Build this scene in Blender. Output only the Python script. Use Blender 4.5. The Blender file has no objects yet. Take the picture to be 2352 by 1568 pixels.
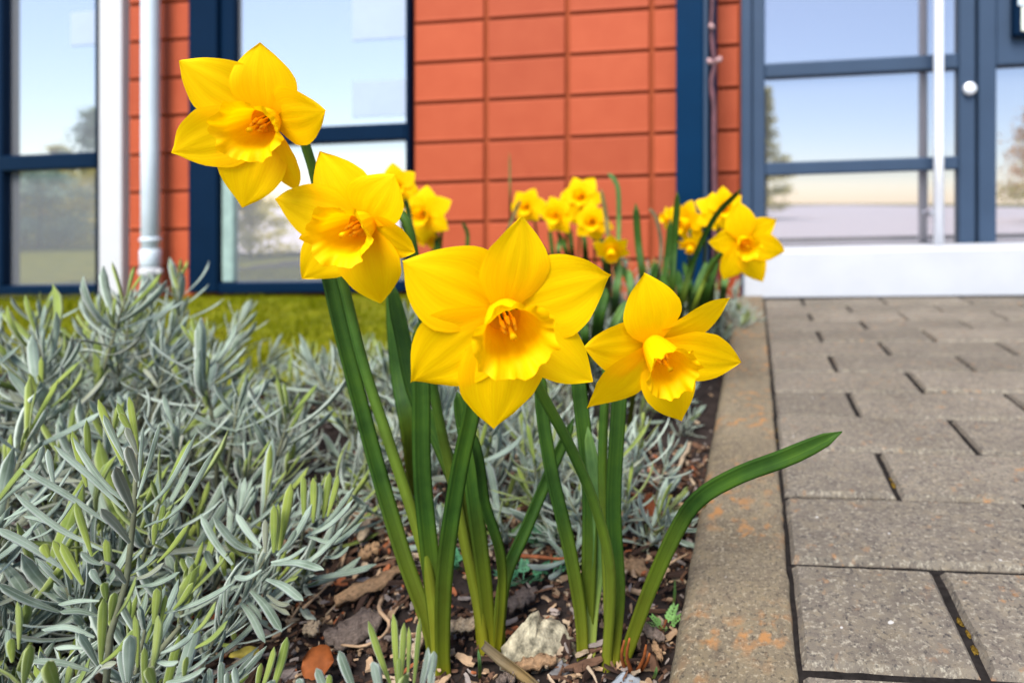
import bpy, math, random
from mathutils import Vector, Matrix, noise
R = random.Random(7)
scene = bpy.context.scene
COL = scene.collection

# ------------------------------------------------------------------ camera
F, PX, PY, H = 1398.0, 1570.0, 468.0, 0.255      # focal length and principal point for a 2352 x 1568 picture
TH = math.atan(163.0 / 1398.0)
CT, ST = math.cos(TH), math.sin(TH)
K = 0.0275                                       # cross fall of the ground
cam_data = bpy.data.cameras.new('camera')
cam = bpy.data.objects.new('camera', cam_data)
COL.objects.link(cam)
cam.location = (0, 0, H)
cam.rotation_euler = (math.pi / 2, 0, TH)
cam_data.sensor_width = 36.0
cam_data.lens = 36.0 * F / 2352.0
cam_data.shift_x = -(PX - 1176.0) / 2352.0
cam_data.shift_y = -(784.0 - PY) / 2352.0
cam_data.clip_start = 0.01
cam_data.clip_end = 2000
cam_data.dof.use_dof = True
cam_data.dof.focus_distance = 0.315
cam_data.dof.aperture_fstop = 6.2
scene.camera = cam

# ------------------------------------------------------------------ sky, sun, exposure
SUN_EL, SUN_AZ = math.radians(52), math.radians(187)      # azimuth clockwise from +Y
world = bpy.data.worlds.new('World')
scene.world = world
world.use_nodes = True
wn = world.node_tree
wn.nodes.clear()
sky = wn.nodes.new('ShaderNodeTexSky')
sky.sky_type = 'NISHITA'
sky.sun_disc = False
sky.sun_elevation = SUN_EL
sky.sun_rotation = SUN_AZ
sky.air_density = 1.0
sky.dust_density = 0.4
sky.ozone_density = 3.0
bg = wn.nodes.new('ShaderNodeBackground')
bg.inputs[1].default_value = 0.053
wo = wn.nodes.new('ShaderNodeOutputWorld')
wn.links.new(sky.outputs[0], bg.inputs[0])
wn.links.new(bg.outputs[0], wo.inputs[0])
sd = bpy.data.lights.new('sun', 'SUN')
sd.energy = 1.5
sd.angle = math.radians(32)
sd.color = (1.0, 0.95, 0.88)
sun = bpy.data.objects.new('sun', sd)
COL.objects.link(sun)
sdir = Vector((math.sin(SUN_AZ) * math.cos(SUN_EL), math.cos(SUN_AZ) * math.cos(SUN_EL), math.sin(SUN_EL)))
sun.rotation_euler = sdir.to_track_quat('Z', 'Y').to_euler()
sun.location = sdir * 30
scene.view_settings.view_transform = 'Standard'
scene.view_settings.look = 'None'
scene.view_settings.gamma = 1.0
scene.view_settings.exposure = 2.5

# ------------------------------------------------------------------ helpers: measure
def P(x, y, d):
    X = (x - PX) * d / F
    return Vector((X * CT - d * ST, X * ST + d * CT, H - (y - PY) * d / F))

def ray(x, y):
    return (P(x, y, 1.0) - Vector((0, 0, H)))

SOIL = -0.035
def soilz(u, v):
    return K * u + SOIL + 0.007 * noise.noise(Vector((u * 14, v * 14, 0))) + 0.003 * noise.noise(Vector((u * 60, v * 60, 3)))

def G(x, y, w=SOIL):
    d = (H - w) / ((y - PY) / F + K * ((x - PX) / F * CT - ST))
    return P(x, y, d)

VF = 1.89                                        # plane of the facade
def FU(x, v=VF):
    r = ray(x, PY)
    return r.x * v / r.y

def FW(x, y, v=VF):
    r = ray(x, y)
    t = v / r.y
    return H + r.z * t - K * r.x * t

def cr(pts, n):
    """Catmull-Rom samples through pts"""
    pts = [Vector(p) for p in pts]
    if len(pts) == 2:
        return [pts[0].lerp(pts[1], i / (n - 1)) for i in range(n)]
    q = [pts[0] * 2 - pts[1]] + pts + [pts[-1] * 2 - pts[-2]]
    seg = len(pts) - 1
    out = []
    for i in range(n):
        t = i / (n - 1) * seg
        k = min(int(t), seg - 1)
        t -= k
        a, b, c, d = q[k:k + 4]
        out.append(0.5 * ((2 * b) + (c - a) * t + (2 * a - 5 * b + 4 * c - d) * t * t + (3 * b - a - 3 * c + d) * t ** 3))
    return out

def lut(tab, s):
    for (a, x), (b, y) in zip(tab, tab[1:]):
        if s <= b:
            t = (s - a) / (b - a)
            return x + (y - x) * t
    return tab[-1][1]

# ------------------------------------------------------------------ helpers: materials
def newmat(name):
    m = bpy.data.materials.new(name)
    m.use_nodes = True
    nt = m.node_tree
    nt.nodes.clear()
    out = nt.nodes.new('ShaderNodeOutputMaterial')
    b = nt.nodes.new('ShaderNodeBsdfPrincipled')
    nt.links.new(b.outputs[0], out.inputs[0])
    return m, nt, b, out

def N(nt, t, **kw):
    n = nt.nodes.new(t)
    for k, v in kw.items():
        if k in n.inputs:
            n.inputs[k].default_value = v
        else:
            setattr(n, k, v)
    return n

def ramp(nt, fac, stops):
    n = nt.nodes.new('ShaderNodeValToRGB')
    e = n.color_ramp.elements
    while len(e) < len(stops):
        e.new(0.5)
    for el, (p, c) in zip(e, stops):
        el.position = p
        el.color = (*c, 1) if len(c) == 3 else c
    nt.links.new(fac, n.inputs[0])
    return n.outputs[0]

def mixc(nt, fac, a, b, mode='MIX'):
    n = nt.nodes.new('ShaderNodeMix')
    n.data_type = 'RGBA'
    n.blend_type = mode
    for sock, v in ((n.inputs['Factor'], fac), (n.inputs[6], a), (n.inputs[7], b)):
        if hasattr(v, 'links'):
            nt.links.new(v, sock)
        elif isinstance(v, (int, float)):
            sock.default_value = v
        else:
            sock.default_value = (*v, 1)
    return n.outputs[2]

def coords(nt, kind='Object', scale=(1, 1, 1)):
    t = nt.nodes.new('ShaderNodeTexCoord')
    mp = nt.nodes.new('ShaderNodeMapping')
    mp.inputs['Scale'].default_value = scale
    nt.links.new(t.outputs[kind], mp.inputs[0])
    return mp.outputs[0]

def geo_coords(nt, scale=(1, 1, 1)):
    t = nt.nodes.new('ShaderNodeNewGeometry')
    mp = nt.nodes.new('ShaderNodeMapping')
    mp.inputs['Scale'].default_value = scale
    nt.links.new(t.outputs['Position'], mp.inputs[0])
    return mp.outputs[0]

def tex(nt, vec, scale, detail=4, rough=0.55, kind='ShaderNodeTexNoise'):
    n = nt.nodes.new(kind)
    n.inputs['Scale'].default_value = scale
    if 'Detail' in n.inputs:
        n.inputs['Detail'].default_value = detail
        n.inputs['Roughness'].default_value = rough
    nt.links.new(vec, n.inputs['Vector'])
    return n.outputs[0]

def bump(nt, b, height, strength, dist):
    n = nt.nodes.new('ShaderNodeBump')
    n.inputs['Strength'].default_value = strength
    n.inputs['Distance'].default_value = dist
    nt.links.new(height, n.inputs['Height'])
    nt.links.new(n.outputs[0], b.inputs['Normal'])
    return n

def sepx(nt, vec):
    n = nt.nodes.new('ShaderNodeSeparateXYZ')
    nt.links.new(vec, n.inputs[0])
    return n.outputs

def translucent(nt, b, out, col, fac):
    tr = nt.nodes.new('ShaderNodeBsdfTranslucent')
    if hasattr(col, 'links'):
        nt.links.new(col, tr.inputs[0])
    else:
        tr.inputs[0].default_value = (*col, 1)
    mx = nt.nodes.new('ShaderNodeMixShader')
    mx.inputs[0].default_value = fac
    nt.links.new(b.outputs[0], mx.inputs[1])
    nt.links.new(tr.outputs[0], mx.inputs[2])
    nt.links.new(mx.outputs[0], out.inputs[0])

def petal_mat(name, c0, c1, base):
    m, nt, b, out = newmat(name)
    uv = coords(nt, 'UV', (1.6, 26, 1))
    n1 = tex(nt, uv, 1.0, 4, 0.6)
    c = ramp(nt, n1, [(0.3, c0), (0.7, c1)])
    s = sepx(nt, coords(nt, 'UV'))
    f = ramp(nt, s[0], [(0.0, (1, 1, 1)), (0.35, (0, 0, 0))])
    c = mixc(nt, f, c, base)
    nt.links.new(c, b.inputs['Base Color'])
    b.inputs['Roughness'].default_value = 0.6
    b.inputs['Specular IOR Level'].default_value = 0.08
    n2 = tex(nt, coords(nt, 'UV', (2.0, 55, 1)), 1.0, 3, 0.5)
    bump(nt, b, n2, 0.3, 0.0005)
    translucent(nt, b, out, c, 0.42)
    return m

M = {}
M['tepal'] = petal_mat('tepal_yellow', (0.92, 0.54, 0.0), (0.97, 0.645, 0.0), (0.95, 0.52, 0.0))
M['corona'] = petal_mat('corona_golden', (0.96, 0.54, 0.0), (0.98, 0.59, 0.0), (0.96, 0.50, 0.0))
M['tepal_pale'] = petal_mat('tepal_pale', (0.85, 0.75, 0.5), (0.85, 0.8, 0.6), (0.8, 0.7, 0.4))

def plain(name, col, rough=0.6, spec=0.3, var=0.15, scale=30, metal=0, bumpd=0.0, bscale=80):
    m, nt, b, out = newmat(name)
    v = coords(nt, 'Object')
    n = tex(nt, v, scale, 4)
    lo = tuple(c * (1 - var) for c in col)
    hi = tuple(min(1, c * (1 + var)) for c in col)
    nt.links.new(ramp(nt, n, [(0.3, lo), (0.7, hi)]), b.inputs['Base Color'])
    b.inputs['Roughness'].default_value = rough
    b.inputs['Specular IOR Level'].default_value = spec
    b.inputs['Metallic'].default_value = metal
    if bumpd:
        bump(nt, b, tex(nt, v, bscale, 5, 0.65), 0.6, bumpd)
    return m

def strap_mat(name, dark, light, base):
    """daffodil leaf: fine length-wise stripes, yellowish sheath at the foot"""
    m, nt, b, out = newmat(name)
    n1 = tex(nt, coords(nt, 'UV', (0.7, 9, 1)), 1.0, 4, 0.65)
    c = ramp(nt, n1, [(0.3, dark), (0.72, light)])
    blo = tex(nt, geo_coords(nt), 38, 4, 0.6)
    c = mixc(nt, 1.0, c, ramp(nt, blo, [(0.3, (0.62, 0.66, 0.72)), (0.5, (1, 1, 1)), (0.72, (1.4, 1.25, 0.95))]), 'MULTIPLY')
    s = sepx(nt, coords(nt, 'UV'))
    f = ramp(nt, s[0], [(0.02, (1, 1, 1)), (0.13, (0.5, 0.5, 0.5)), (0.5, (0, 0, 0))])
    c = mixc(nt, f, c, base)
    nt.links.new(c, b.inputs['Base Color'])
    b.inputs['Roughness'].default_value = 0.5
    b.inputs['Specular IOR Level'].default_value = 0.1
    bump(nt, b, tex(nt, coords(nt, 'UV', (1.0, 34, 1)), 1.0, 2, 0.5), 0.35, 0.0006)
    translucent(nt, b, out, mixc(nt, 0.5, c, (0.12, 0.28, 0.01)), 0.16)
    return m
M['leaf'] = strap_mat('daffodil_leaf', (0.010, 0.036, 0.006), (0.045, 0.10, 0.012), (0.16, 0.15, 0.006))
M['leaf_light'] = strap_mat('daffodil_leaf_light', (0.04, 0.095, 0.022), (0.12, 0.21, 0.065), (0.22, 0.22, 0.02))
M['stem'] = strap_mat('daffodil_stem', (0.022, 0.065, 0.010), (0.075, 0.15, 0.018), (0.22, 0.20, 0.012))
M['spathe'] = plain('spathe_paper', (0.36, 0.22, 0.12), 0.8, 0.1, 0.3, 200)
M['anther'] = plain('anther', (0.9, 0.46, 0.01), 0.7, 0.1, 0.15, 400)

def lav_mat(name, dark, mid, edge, young=False):
    m, nt, b, out = newmat(name)
    oi = nt.nodes.new('ShaderNodeObjectInfo')
    gn = tex(nt, geo_coords(nt), 55, 3)
    add = nt.nodes.new('ShaderNodeMath'); add.operation = 'ADD'
    mul = nt.nodes.new('ShaderNodeMath'); mul.operation = 'MULTIPLY'; mul.inputs[1].default_value = 0.35
    nt.links.new(oi.outputs['Random'], mul.inputs[0])
    nt.links.new(mul.outputs[0], add.inputs[0]); nt.links.new(gn, add.inputs[1])
    c = ramp(nt, add.outputs[0], [(0.46, dark), (0.90, mid)])
    s = sepx(nt, coords(nt, 'UV'))
    f = ramp(nt, s[1], [(0.0, (1, 1, 1)), (0.16, (0.15, 0.15, 0.15)), (0.42, (0.1, 0.1, 0.1)), (0.5, (0.4, 0.4, 0.4)), (0.58, (0.1, 0.1, 0.1)), (0.84, (0.15, 0.15, 0.15)), (1.0, (1, 1, 1))])
    c = mixc(nt, f, c, edge)
    nt.links.new(c, b.inputs['Base Color'])
    b.inputs['Roughness'].default_value = 0.75
    b.inputs['Specular IOR Level'].default_value = 0.2
    b.inputs['Sheen Weight'].default_value = 0.15
    bump(nt, b, tex(nt, geo_coords(nt), 1500, 2), 0.3, 0.0004)
    translucent(nt, b, out, c, 0.16 if young else 0.08)
    return m
M['lav'] = lav_mat('lavender_leaf_grey', (0.05, 0.085, 0.045), (0.215, 0.275, 0.205), (0.46, 0.505, 0.43))
M['lavy'] = lav_mat('lavender_leaf_young', (0.10, 0.15, 0.012), (0.22, 0.27, 0.03), (0.33, 0.38, 0.16), True)
M['lavo'] = lav_mat('lavender_leaf_underside', (0.11, 0.125, 0.07), (0.18, 0.195, 0.12), (0.42, 0.43, 0.37))
M['wood'] = plain('lavender_wood', (0.11, 0.115, 0.07), 0.9, 0.1, 0.3, 120)

# ------------------------------------------------------------------ helpers: meshes and objects
def link(o, parent=None):
    COL.objects.link(o)
    if parent is not None:
        o.parent = parent
    return o

def mesh_data(name, V, Fc, mats, smooth=True, uv=None, mi=None):
    me = bpy.data.meshes.new(name)
    me.from_pydata([tuple(v) for v in V], [], Fc)
    for m in (mats if isinstance(mats, (list, tuple)) else [mats]):
        me.materials.append(m)
    if mi:
        me.polygons.foreach_set('material_index', mi)
    if uv:
        ul = me.uv_layers.new(name='UVMap')
        flat = []
        for p in me.polygons:
            for vi in p.vertices:
                flat.extend(uv[vi])
        ul.data.foreach_set('uv', flat)
    if smooth:
        me.polygons.foreach_set('use_smooth', [True] * len(me.polygons))
    me.update()
    return me

def obj(name, V, Fc, mat, parent=None, smooth=True, uv=None, mi=None):
    """vertices are world coordinates; a parent is always unrotated and unscaled"""
    if parent is not None:
        off = Vector(parent.location)
        q = parent.parent
        while q is not None:
            off = off + Vector(q.location)
            q = q.parent
        V = [Vector(v) - off for v in V]
    o = bpy.data.objects.new(name, mesh_data(name, V, Fc, mat, smooth, uv, mi))
    return link(o, parent)

def empty(name, loc, parent=None):
    o = bpy.data.objects.new(name, None)
    o.empty_display_size = 0.02
    o.location = loc
    return link(o, parent)

def tag(o, label=None, cat=None, group=None, kind=None):
    if label: o['label'] = label
    if cat: o['category'] = cat
    if group: o['group'] = group
    if kind: o['kind'] = kind
    return o

def shear(u, v, w):
    return Vector((u, v, w + K * max(-6, min(6, u))))

def box_vf(u0, u1, v0, v1, w0, w1, bev=0.0):
    """box in the place's own axes (along facade, towards facade, up), with chamfered edges"""
    if not bev:
        V = [(u, v, w) for u in (u0, u1) for v in (v0, v1) for w in (w0, w1)]
        Fc = [(0, 1, 3, 2), (4, 6, 7, 5), (0, 4, 5, 1), (2, 3, 7, 6), (0, 2, 6, 4), (1, 5, 7, 3)]
        return [shear(*p) for p in V], Fc
    V, idx = [], {}
    lim = ((u0, u1), (v0, v1), (w0, w1))
    for c in range(8):
        s = ((c >> 2) & 1, (c >> 1) & 1, c & 1)
        for ax in range(3):
            p = []
            for a in range(3):
                e = lim[a][s[a]]
                if a != ax:
                    e += bev if s[a] == 0 else -bev
                p.append(e)
            idx[(s, ax)] = len(V)
            V.append(shear(*p))
    Fc = []
    cs = [(a, b, c) for a in (0, 1) for b in (0, 1) for c in (0, 1)]
    for ax in range(3):
        o = [a for a in range(3) if a != ax]
        for sd_ in (0, 1):
            q = []
            for (a, b) in ((0, 0), (1, 0), (1, 1), (0, 1)):
                s = [0, 0, 0]; s[ax] = sd_; s[o[0]] = a; s[o[1]] = b
                q.append(idx[(tuple(s), ax)])
            Fc.append(tuple(q) if (sd_ == 1) ^ (ax == 1) else tuple(reversed(q)))
    for ax in range(3):       # chamfers along axis ax
        o = [a for a in range(3) if a != ax]
        for a in (0, 1):
            for b in (0, 1):
                s0 = [0, 0, 0]; s0[o[0]] = a; s0[o[1]] = b; s0[ax] = 0
                s1 = list(s0); s1[ax] = 1
                Fc.append((idx[(tuple(s0), o[0])], idx[(tuple(s0), o[1])], idx[(tuple(s1), o[1])], idx[(tuple(s1), o[0])]))
    for s in cs:
        Fc.append((idx[(s, 0)], idx[(s, 1)], idx[(s, 2)]))
    return V, Fc

def fix_normals(me):
    import bmesh
    bm = bmesh.new()
    bm.from_mesh(me)
    bmesh.ops.recalc_face_normals(bm, faces=bm.faces)
    bm.to_mesh(me)
    bm.free()

def box(name, lims, mat, parent=None, bev=0.0):
    V, Fc = box_vf(*lims, bev)
    o = obj(name, V, Fc, mat, parent, smooth=False)
    fix_normals(o.data)
    return o

def tube_geo(pts, radii, seg=8, cap=True, squash=None):
    pts = [Vector(p) for p in pts]
    n = len(pts)
    V, Fc, UV = [], [], []
    ref = None
    for i, p in enumerate(pts):
        t = (pts[min(i + 1, n - 1)] - pts[max(i - 1, 0)]).normalized()
        if ref is None:
            ref = t.orthogonal().normalized()
        ref = (ref - t * ref.dot(t)).normalized()
        bi = t.cross(ref)
        r = radii[i] if isinstance(radii, (list, tuple)) else radii
        for k in range(seg):
            a = 2 * math.pi * k / seg
            V.append(p + (ref * math.cos(a) + bi * math.sin(a)) * r)
            UV.append((i / (n - 1), k / seg))
    for i in range(n - 1):
        for k in range(seg):
            k2 = (k + 1) % seg
            Fc.append((i * seg + k, i * seg + k2, (i + 1) * seg + k2, (i + 1) * seg + k))
    if cap:
        Fc.append(tuple(reversed(range(seg))))
        Fc.append(tuple(range((n - 1) * seg, n * seg)))
    return V, Fc, UV

def tube(name, pts, radii, mat, parent=None, seg=8):
    V, Fc, UV = tube_geo(pts, radii, seg)
    return obj(name, V, Fc, mat, parent, True, UV)

# ------------------------------------------------------------------ setting: materials
def concrete(name, c0, c1, speck_hi, speck_lo, lichen=0.0, tint=0.12, fine=300):
    m, nt, b, out = newmat(name)
    g = geo_coords(nt)
    oi = nt.nodes.new('ShaderNodeObjectInfo')
    big = tex(nt, g, 9, 5)
    c = ramp(nt, big, [(0.3, c0), (0.72, c1)])
    md = tex(nt, g, 85, 4, 0.7)
    c = mixc(nt, 1.0, c, ramp(nt, md, [(0.3, (0.72, 0.70, 0.74)), (0.5, (1, 1, 1)), (0.72, (1.28, 1.24, 1.12))]), 'MULTIPLY')
    f1 = tex(nt, g, fine, 3, 0.7)
    c = mixc(nt, ramp(nt, f1, [(0.54, (0, 0, 0)), (0.68, (0.85, 0.85, 0.85))]), c, speck_hi)
    f2 = tex(nt, geo_coords(nt, (1.3, 1.1, 1)), fine * 0.8, 3, 0.7)
    c = mixc(nt, ramp(nt, f2, [(0.32, (0.9, 0.9, 0.9)), (0.46, (0, 0, 0))]), c, speck_lo)
    rv = ramp(nt, oi.outputs['Random'], [(0, (1 - tint,) * 3), (1, (1 + tint,) * 3)])
    c = mixc(nt, 1.0, c, rv, 'MULTIPLY')
    if lichen:
        l1 = tex(nt, geo_coords(nt, (1, 0.8, 1)), 75, 3, 0.6)
        l2 = tex(nt, g, 13, 2, 0.5)
        mask = nt.nodes.new('ShaderNodeMath'); mask.operation = 'MULTIPLY'
        nt.links.new(ramp(nt, l1, [(0.57 - lichen * 0.05, (0, 0, 0)), (0.70 - lichen * 0.05, (0.85, 0.85, 0.85))]), mask.inputs[0])
        nt.links.new(ramp(nt, l2, [(0.42, (0, 0, 0)), (0.6, (1, 1, 1))]), mask.inputs[1])
        c = mixc(nt, mask.outputs[0], c, (0.30, 0.14, 0.045))
        w1 = tex(nt, geo_coords(nt, (1, 1, 1)), 130, 1, 0.5)
        c = mixc(nt, ramp(nt, w1, [(0.775, (0, 0, 0)), (0.80, (0.6, 0.6, 0.6))]), c, (0.5, 0.49, 0.46))
    nt.links.new(c, b.inputs['Base Color'])
    b.inputs['Roughness'].default_value = 0.85
    b.inputs['Specular IOR Level'].default_value = 0.25
    bump(nt, b, tex(nt, g, fine, 4, 0.7), 0.7, 0.0012)
    return m
M['stone'] = concrete('paving_concrete', (0.105, 0.088, 0.066), (0.15, 0.127, 0.098), (0.28, 0.25, 0.19), (0.036, 0.032, 0.03), -0.9, 0.13)
M['kerb'] = concrete('kerb_concrete', (0.105, 0.083, 0.052), (0.165, 0.132, 0.085), (0.28, 0.235, 0.16), (0.04, 0.033, 0.024), 1.0, 0.06, 360)
M['joint'] = plain('joint_sand', (0.014, 0.012, 0.011), 0.95, 0.05, 0.4, 200)
M['soil'] = plain('soil', (0.022, 0.016, 0.014), 0.95, 0.15, 0.5, 60, 0, 0.004, 150)
M['moss'] = plain('joint_moss', (0.10, 0.062, 0.010), 0.95, 0.05, 0.7, 700, 0, 0.002, 500)

def lawn_mat():
    m, nt, b, out = newmat('lawn_moss')
    g = geo_coords(nt)
    c = ramp(nt, tex(nt, g, 9, 5, 0.65), [(0.28, (0.06, 0.07, 0.001)), (0.5, (0.125, 0.135, 0.002)), (0.75, (0.19, 0.165, 0.008))])
    nt.links.new(c, b.inputs['Base Color'])
    b.inputs['Roughness'].default_value = 0.9
    b.inputs['Specular IOR Level'].default_value = 0.1
    bump(nt, b, tex(nt, g, 120, 4), 0.8, 0.006)
    return m
M['lawn'] = lawn_mat()
def blade_mat():
    m, nt, b, out = newmat('grass_blade')
    g = geo_coords(nt)
    c = ramp(nt, tex(nt, g, 16, 4, 0.7), [(0.3, (0.07, 0.085, 0.001)), (0.55, (0.14, 0.155, 0.002)), (0.8, (0.21, 0.185, 0.012))])
    nt.links.new(c, b.inputs['Base Color'])
    b.inputs['Roughness'].default_value = 0.8
    b.inputs['Specular IOR Level'].default_value = 0.03
    translucent(nt, b, out, c, 0.3)
    return m
M['blade'] = blade_mat()

def tile_mat():
    m, nt, b, out = newmat('terracotta_panel')
    oi = nt.nodes.new('ShaderNodeObjectInfo')
    g = geo_coords(nt)
    c = ramp(nt, tex(nt, g, 14, 4), [(0.3, (0.298, 0.051, 0.016)), (0.7, (0.322, 0.060, 0.020))])
    rv = ramp(nt, oi.outputs['Random'], [(0, (0.88, 0.86, 0.86)), (1, (1.08, 1.08, 1.1))])
    c = mixc(nt, 1.0, c, rv, 'MULTIPLY')
    nt.links.new(c, b.inputs['Base Color'])
    b.inputs['Roughness'].default_value = 0.7
    b.inputs['Specular IOR Level'].default_value = 0.25
    bump(nt, b, tex(nt, g, 300, 3), 0.25, 0.001)
    return m
M['tile'] = tile_mat()
M['wallback'] = plain('cladding_backing', (0.23, 0.05, 0.019), 0.9, 0.1, 0.1, 10)
M['navy'] = plain('frame_navy', (0.001, 0.009, 0.026), 0.4, 0.06, 0.08, 8)
M['slate'] = plain('frame_slate', (0.030, 0.050, 0.085), 0.5, 0.15, 0.06, 8)
M['post'] = plain('post_blue', (0.0005, 0.017, 0.048), 0.4, 0.06, 0.12, 5)
M['white'] = plain('white_paint', (0.43, 0.425, 0.43), 0.6, 0.3, 0.03, 8)
M['zinc'] = plain('zinc_pipe', (0.5, 0.555, 0.6), 0.45, 0.5, 0.06, 12)
M['step'] = plain('step_white', (0.41, 0.415, 0.43), 0.8, 0.2, 0.07, 5, 0, 0.001, 60)
M['steel'] = plain('brushed_steel', (0.78, 0.78, 0.8), 0.35, 0.5, 0.03, 20, 0.4)
M['roof'] = plain('roof_metal', (0.12, 0.12, 0.13), 0.6)
M['cream'] = plain('cream_plate', (0.72, 0.74, 0.62), 0.6)
M['dark'] = plain('dark_interior', (0.02, 0.022, 0.025), 0.9)

def glass_mat(name, body, refl, fac):
    m, nt, b, out = newmat(name)
    nt.nodes.remove(b)
    gl = nt.nodes.new('ShaderNodeBsdfGlossy')
    gl.inputs['Color'].default_value = (*refl, 1)
    gl.inputs['Roughness'].default_value = 0.015
    df = nt.nodes.new('ShaderNodeBsdfDiffuse')
    df.inputs['Color'].default_value = (*body, 1)
    mx = nt.nodes.new('ShaderNodeMixShader')
    mx.inputs[0].default_value = fac
    nt.links.new(df.outputs[0], mx.inputs[1])
    nt.links.new(gl.outputs[0], mx.inputs[2])
    nt.links.new(mx.outputs[0], out.inputs[0])
    return m
M['glass'] = glass_mat('coated_glass', (0.07, 0.075, 0.08), (1.0, 0.91, 0.95), 0.36)
M['glass_left'] = glass_mat('coated_glass_bright', (0.17, 0.175, 0.185), (1.0, 0.92, 0.92), 0.46)
M['paper'] = plain('paper_sheet', (0.30, 0.35, 0.44), 0.9, 0.1, 0.02)

# ------------------------------------------------------------------ setting: ground, lawn, bed, path
def grid_obj(name, u0, u1, v0, v1, nu, nv, zf, mat, kind='structure'):
    V, Fc = [], []
    for j in range(nv + 1):
        for i in range(nu + 1):
            u = u0 + (u1 - u0) * i / nu
            v = v0 + (v1 - v0) * j / nv
            V.append((u, v, zf(u, v)))
    for j in range(nv):
        for i in range(nu):
            a = j * (nu + 1) + i
            Fc.append((a, a + 1, a + nu + 2, a + nu + 1))
    return tag(obj(name, V, Fc, mat), kind=kind)

def gz(u, v):
    return K * max(-6, min(6, u)) - 0.075
us = [-400, -60, -6, 6, 60, 400]
vs = [-400, -60, -6, 6, 60, 400]
V = [(u, v, gz(u, v)) for v in vs for u in us]
Fc = [(j * 6 + i, j * 6 + i + 1, j * 6 + i + 7, j * 6 + i + 6) for j in range(5) for i in range(5)]
tag(obj('ground', V, Fc, M['lawn'], smooth=False), kind='structure')
grid_obj('soil_bed', -3.0, -0.048, -0.5, 1.88, 170, 150, soilz, M['soil'])

def lawn_edge(u):
    return 0.95 + 0.05 * math.sin(u * 3.1) + 0.03 * math.sin(u * 9 + 1)
def lawnz(u, v):
    e = min(1.0, max(0.0, (v - lawn_edge(u)) / 0.05))
    e2 = min(1.0, max(0.0, (-0.44 - u) / 0.06))
    return K * u - 0.062 + 0.047 * min(e, e2) + 0.006 * noise.noise(Vector((u * 6, v * 6, 9)))
grid_obj('lawn', -3.2, -0.40, 0.86, 1.885, 120, 60, lawnz, M['lawn'])
V, Fc = [], []
rg = random.Random(3)
for i in range(26000):
    u = rg.uniform(-3.0, -0.42)
    v = 0.88 + (1.87 - 0.88) * rg.random()
    if v < lawn_edge(u) + 0.01 or u > -0.45:
        continue
    z = lawnz(u, v)
    a = rg.uniform(0, math.pi)
    h = rg.uniform(0.008, 0.018) * (1.0 + 0.9 * max(0, noise.noise(Vector((u * 9, v * 9, 4)))) * 2)
    w = rg.uniform(0.0010, 0.002)
    lx, ly = rg.gauss(0, 0.008), rg.gauss(0, 0.008)
    n = len(V)
    V += [(u - w * math.cos(a), v - w * math.sin(a), z - 0.002), (u + w * math.cos(a), v + w * math.sin(a), z - 0.002), (u + lx, v + ly, z + h)]
    Fc.append((n, n + 1, n + 2))
tag(obj('lawn_grass', V, Fc, M['blade'], smooth=False), 'short mossy green grass in front of the windows', 'grass', kind='stuff')

M['fore'] = concrete('forecourt_concrete', (0.62, 0.59, 0.58), (0.7, 0.67, 0.66), (0.74, 0.72, 0.7), (0.5, 0.48, 0.48), 0, 0.02, 60)
V, Fc = [], []
for v in (-0.72, -3, -8, -20, -60):
    for k in range(13):
        u = (-1.02 * (3.824 - v)) * (1 - k / 12) + 9.0 * k / 12
        V.append((u, v, K * max(-6, min(6, u)) - 0.03))
for j in range(4):
    for k in range(12):
        Fc.append((j * 13 + k + 13, j * 13 + k + 14, j * 13 + k + 1, j * 13 + k))
tag(obj('forecourt', V, Fc, M['fore'], None, False), kind='structure')
# path: bedding sheet, kerb stones, paving stones
path = grid_obj('path', 0.0, 2.6, -0.7, 1.72, 4, 4, lambda u, v: K * u - 0.0045, M['joint'])
kerb = tag(box('kerb', (-0.040, 0.017, -0.86, 1.695, -0.12, -0.012), M['joint']), kind='structure')
for a, b_ in ((-0.82, 0.176), (0.18, 1.176), (1.18, 1.695)):
    V, Fc = [], []
    n = int((b_ - a) / 0.012)
    prof = [(-0.0475, -0.11), (-0.0475, -0.011), (-0.0455, -0.005), (-0.0405, -0.0012), (-0.034, 0.0), (0.0195, 0.0), (0.0222, -0.0012), (0.0232, -0.004), (0.0232, -0.11)]
    for i in range(n + 1):
        v = a + (b_ - a) * i / n
        for (u, w) in prof:
            j = noise.noise(Vector((u * 90, v * 70, w * 90))) * 0.0012
            V.append(shear(u + (j if w < 0 else 0) * 1.2, v, w + (j * 0.5 if w > -0.02 else 0)))
    m_ = len(prof)
    for i in range(n):
        for k in range(m_ - 1):
            Fc.append((i * m_ + k, (i + 1) * m_ + k, (i + 1) * m_ + k + 1, i * m_ + k + 1))
    Fc.append(tuple(range(m_)))
    Fc.append(tuple(reversed(range(n * m_, (n + 1) * m_))))
    o = obj('kerb_stone', V, Fc, M['kerb'], kerb)
    fix_normals(o.data)

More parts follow.
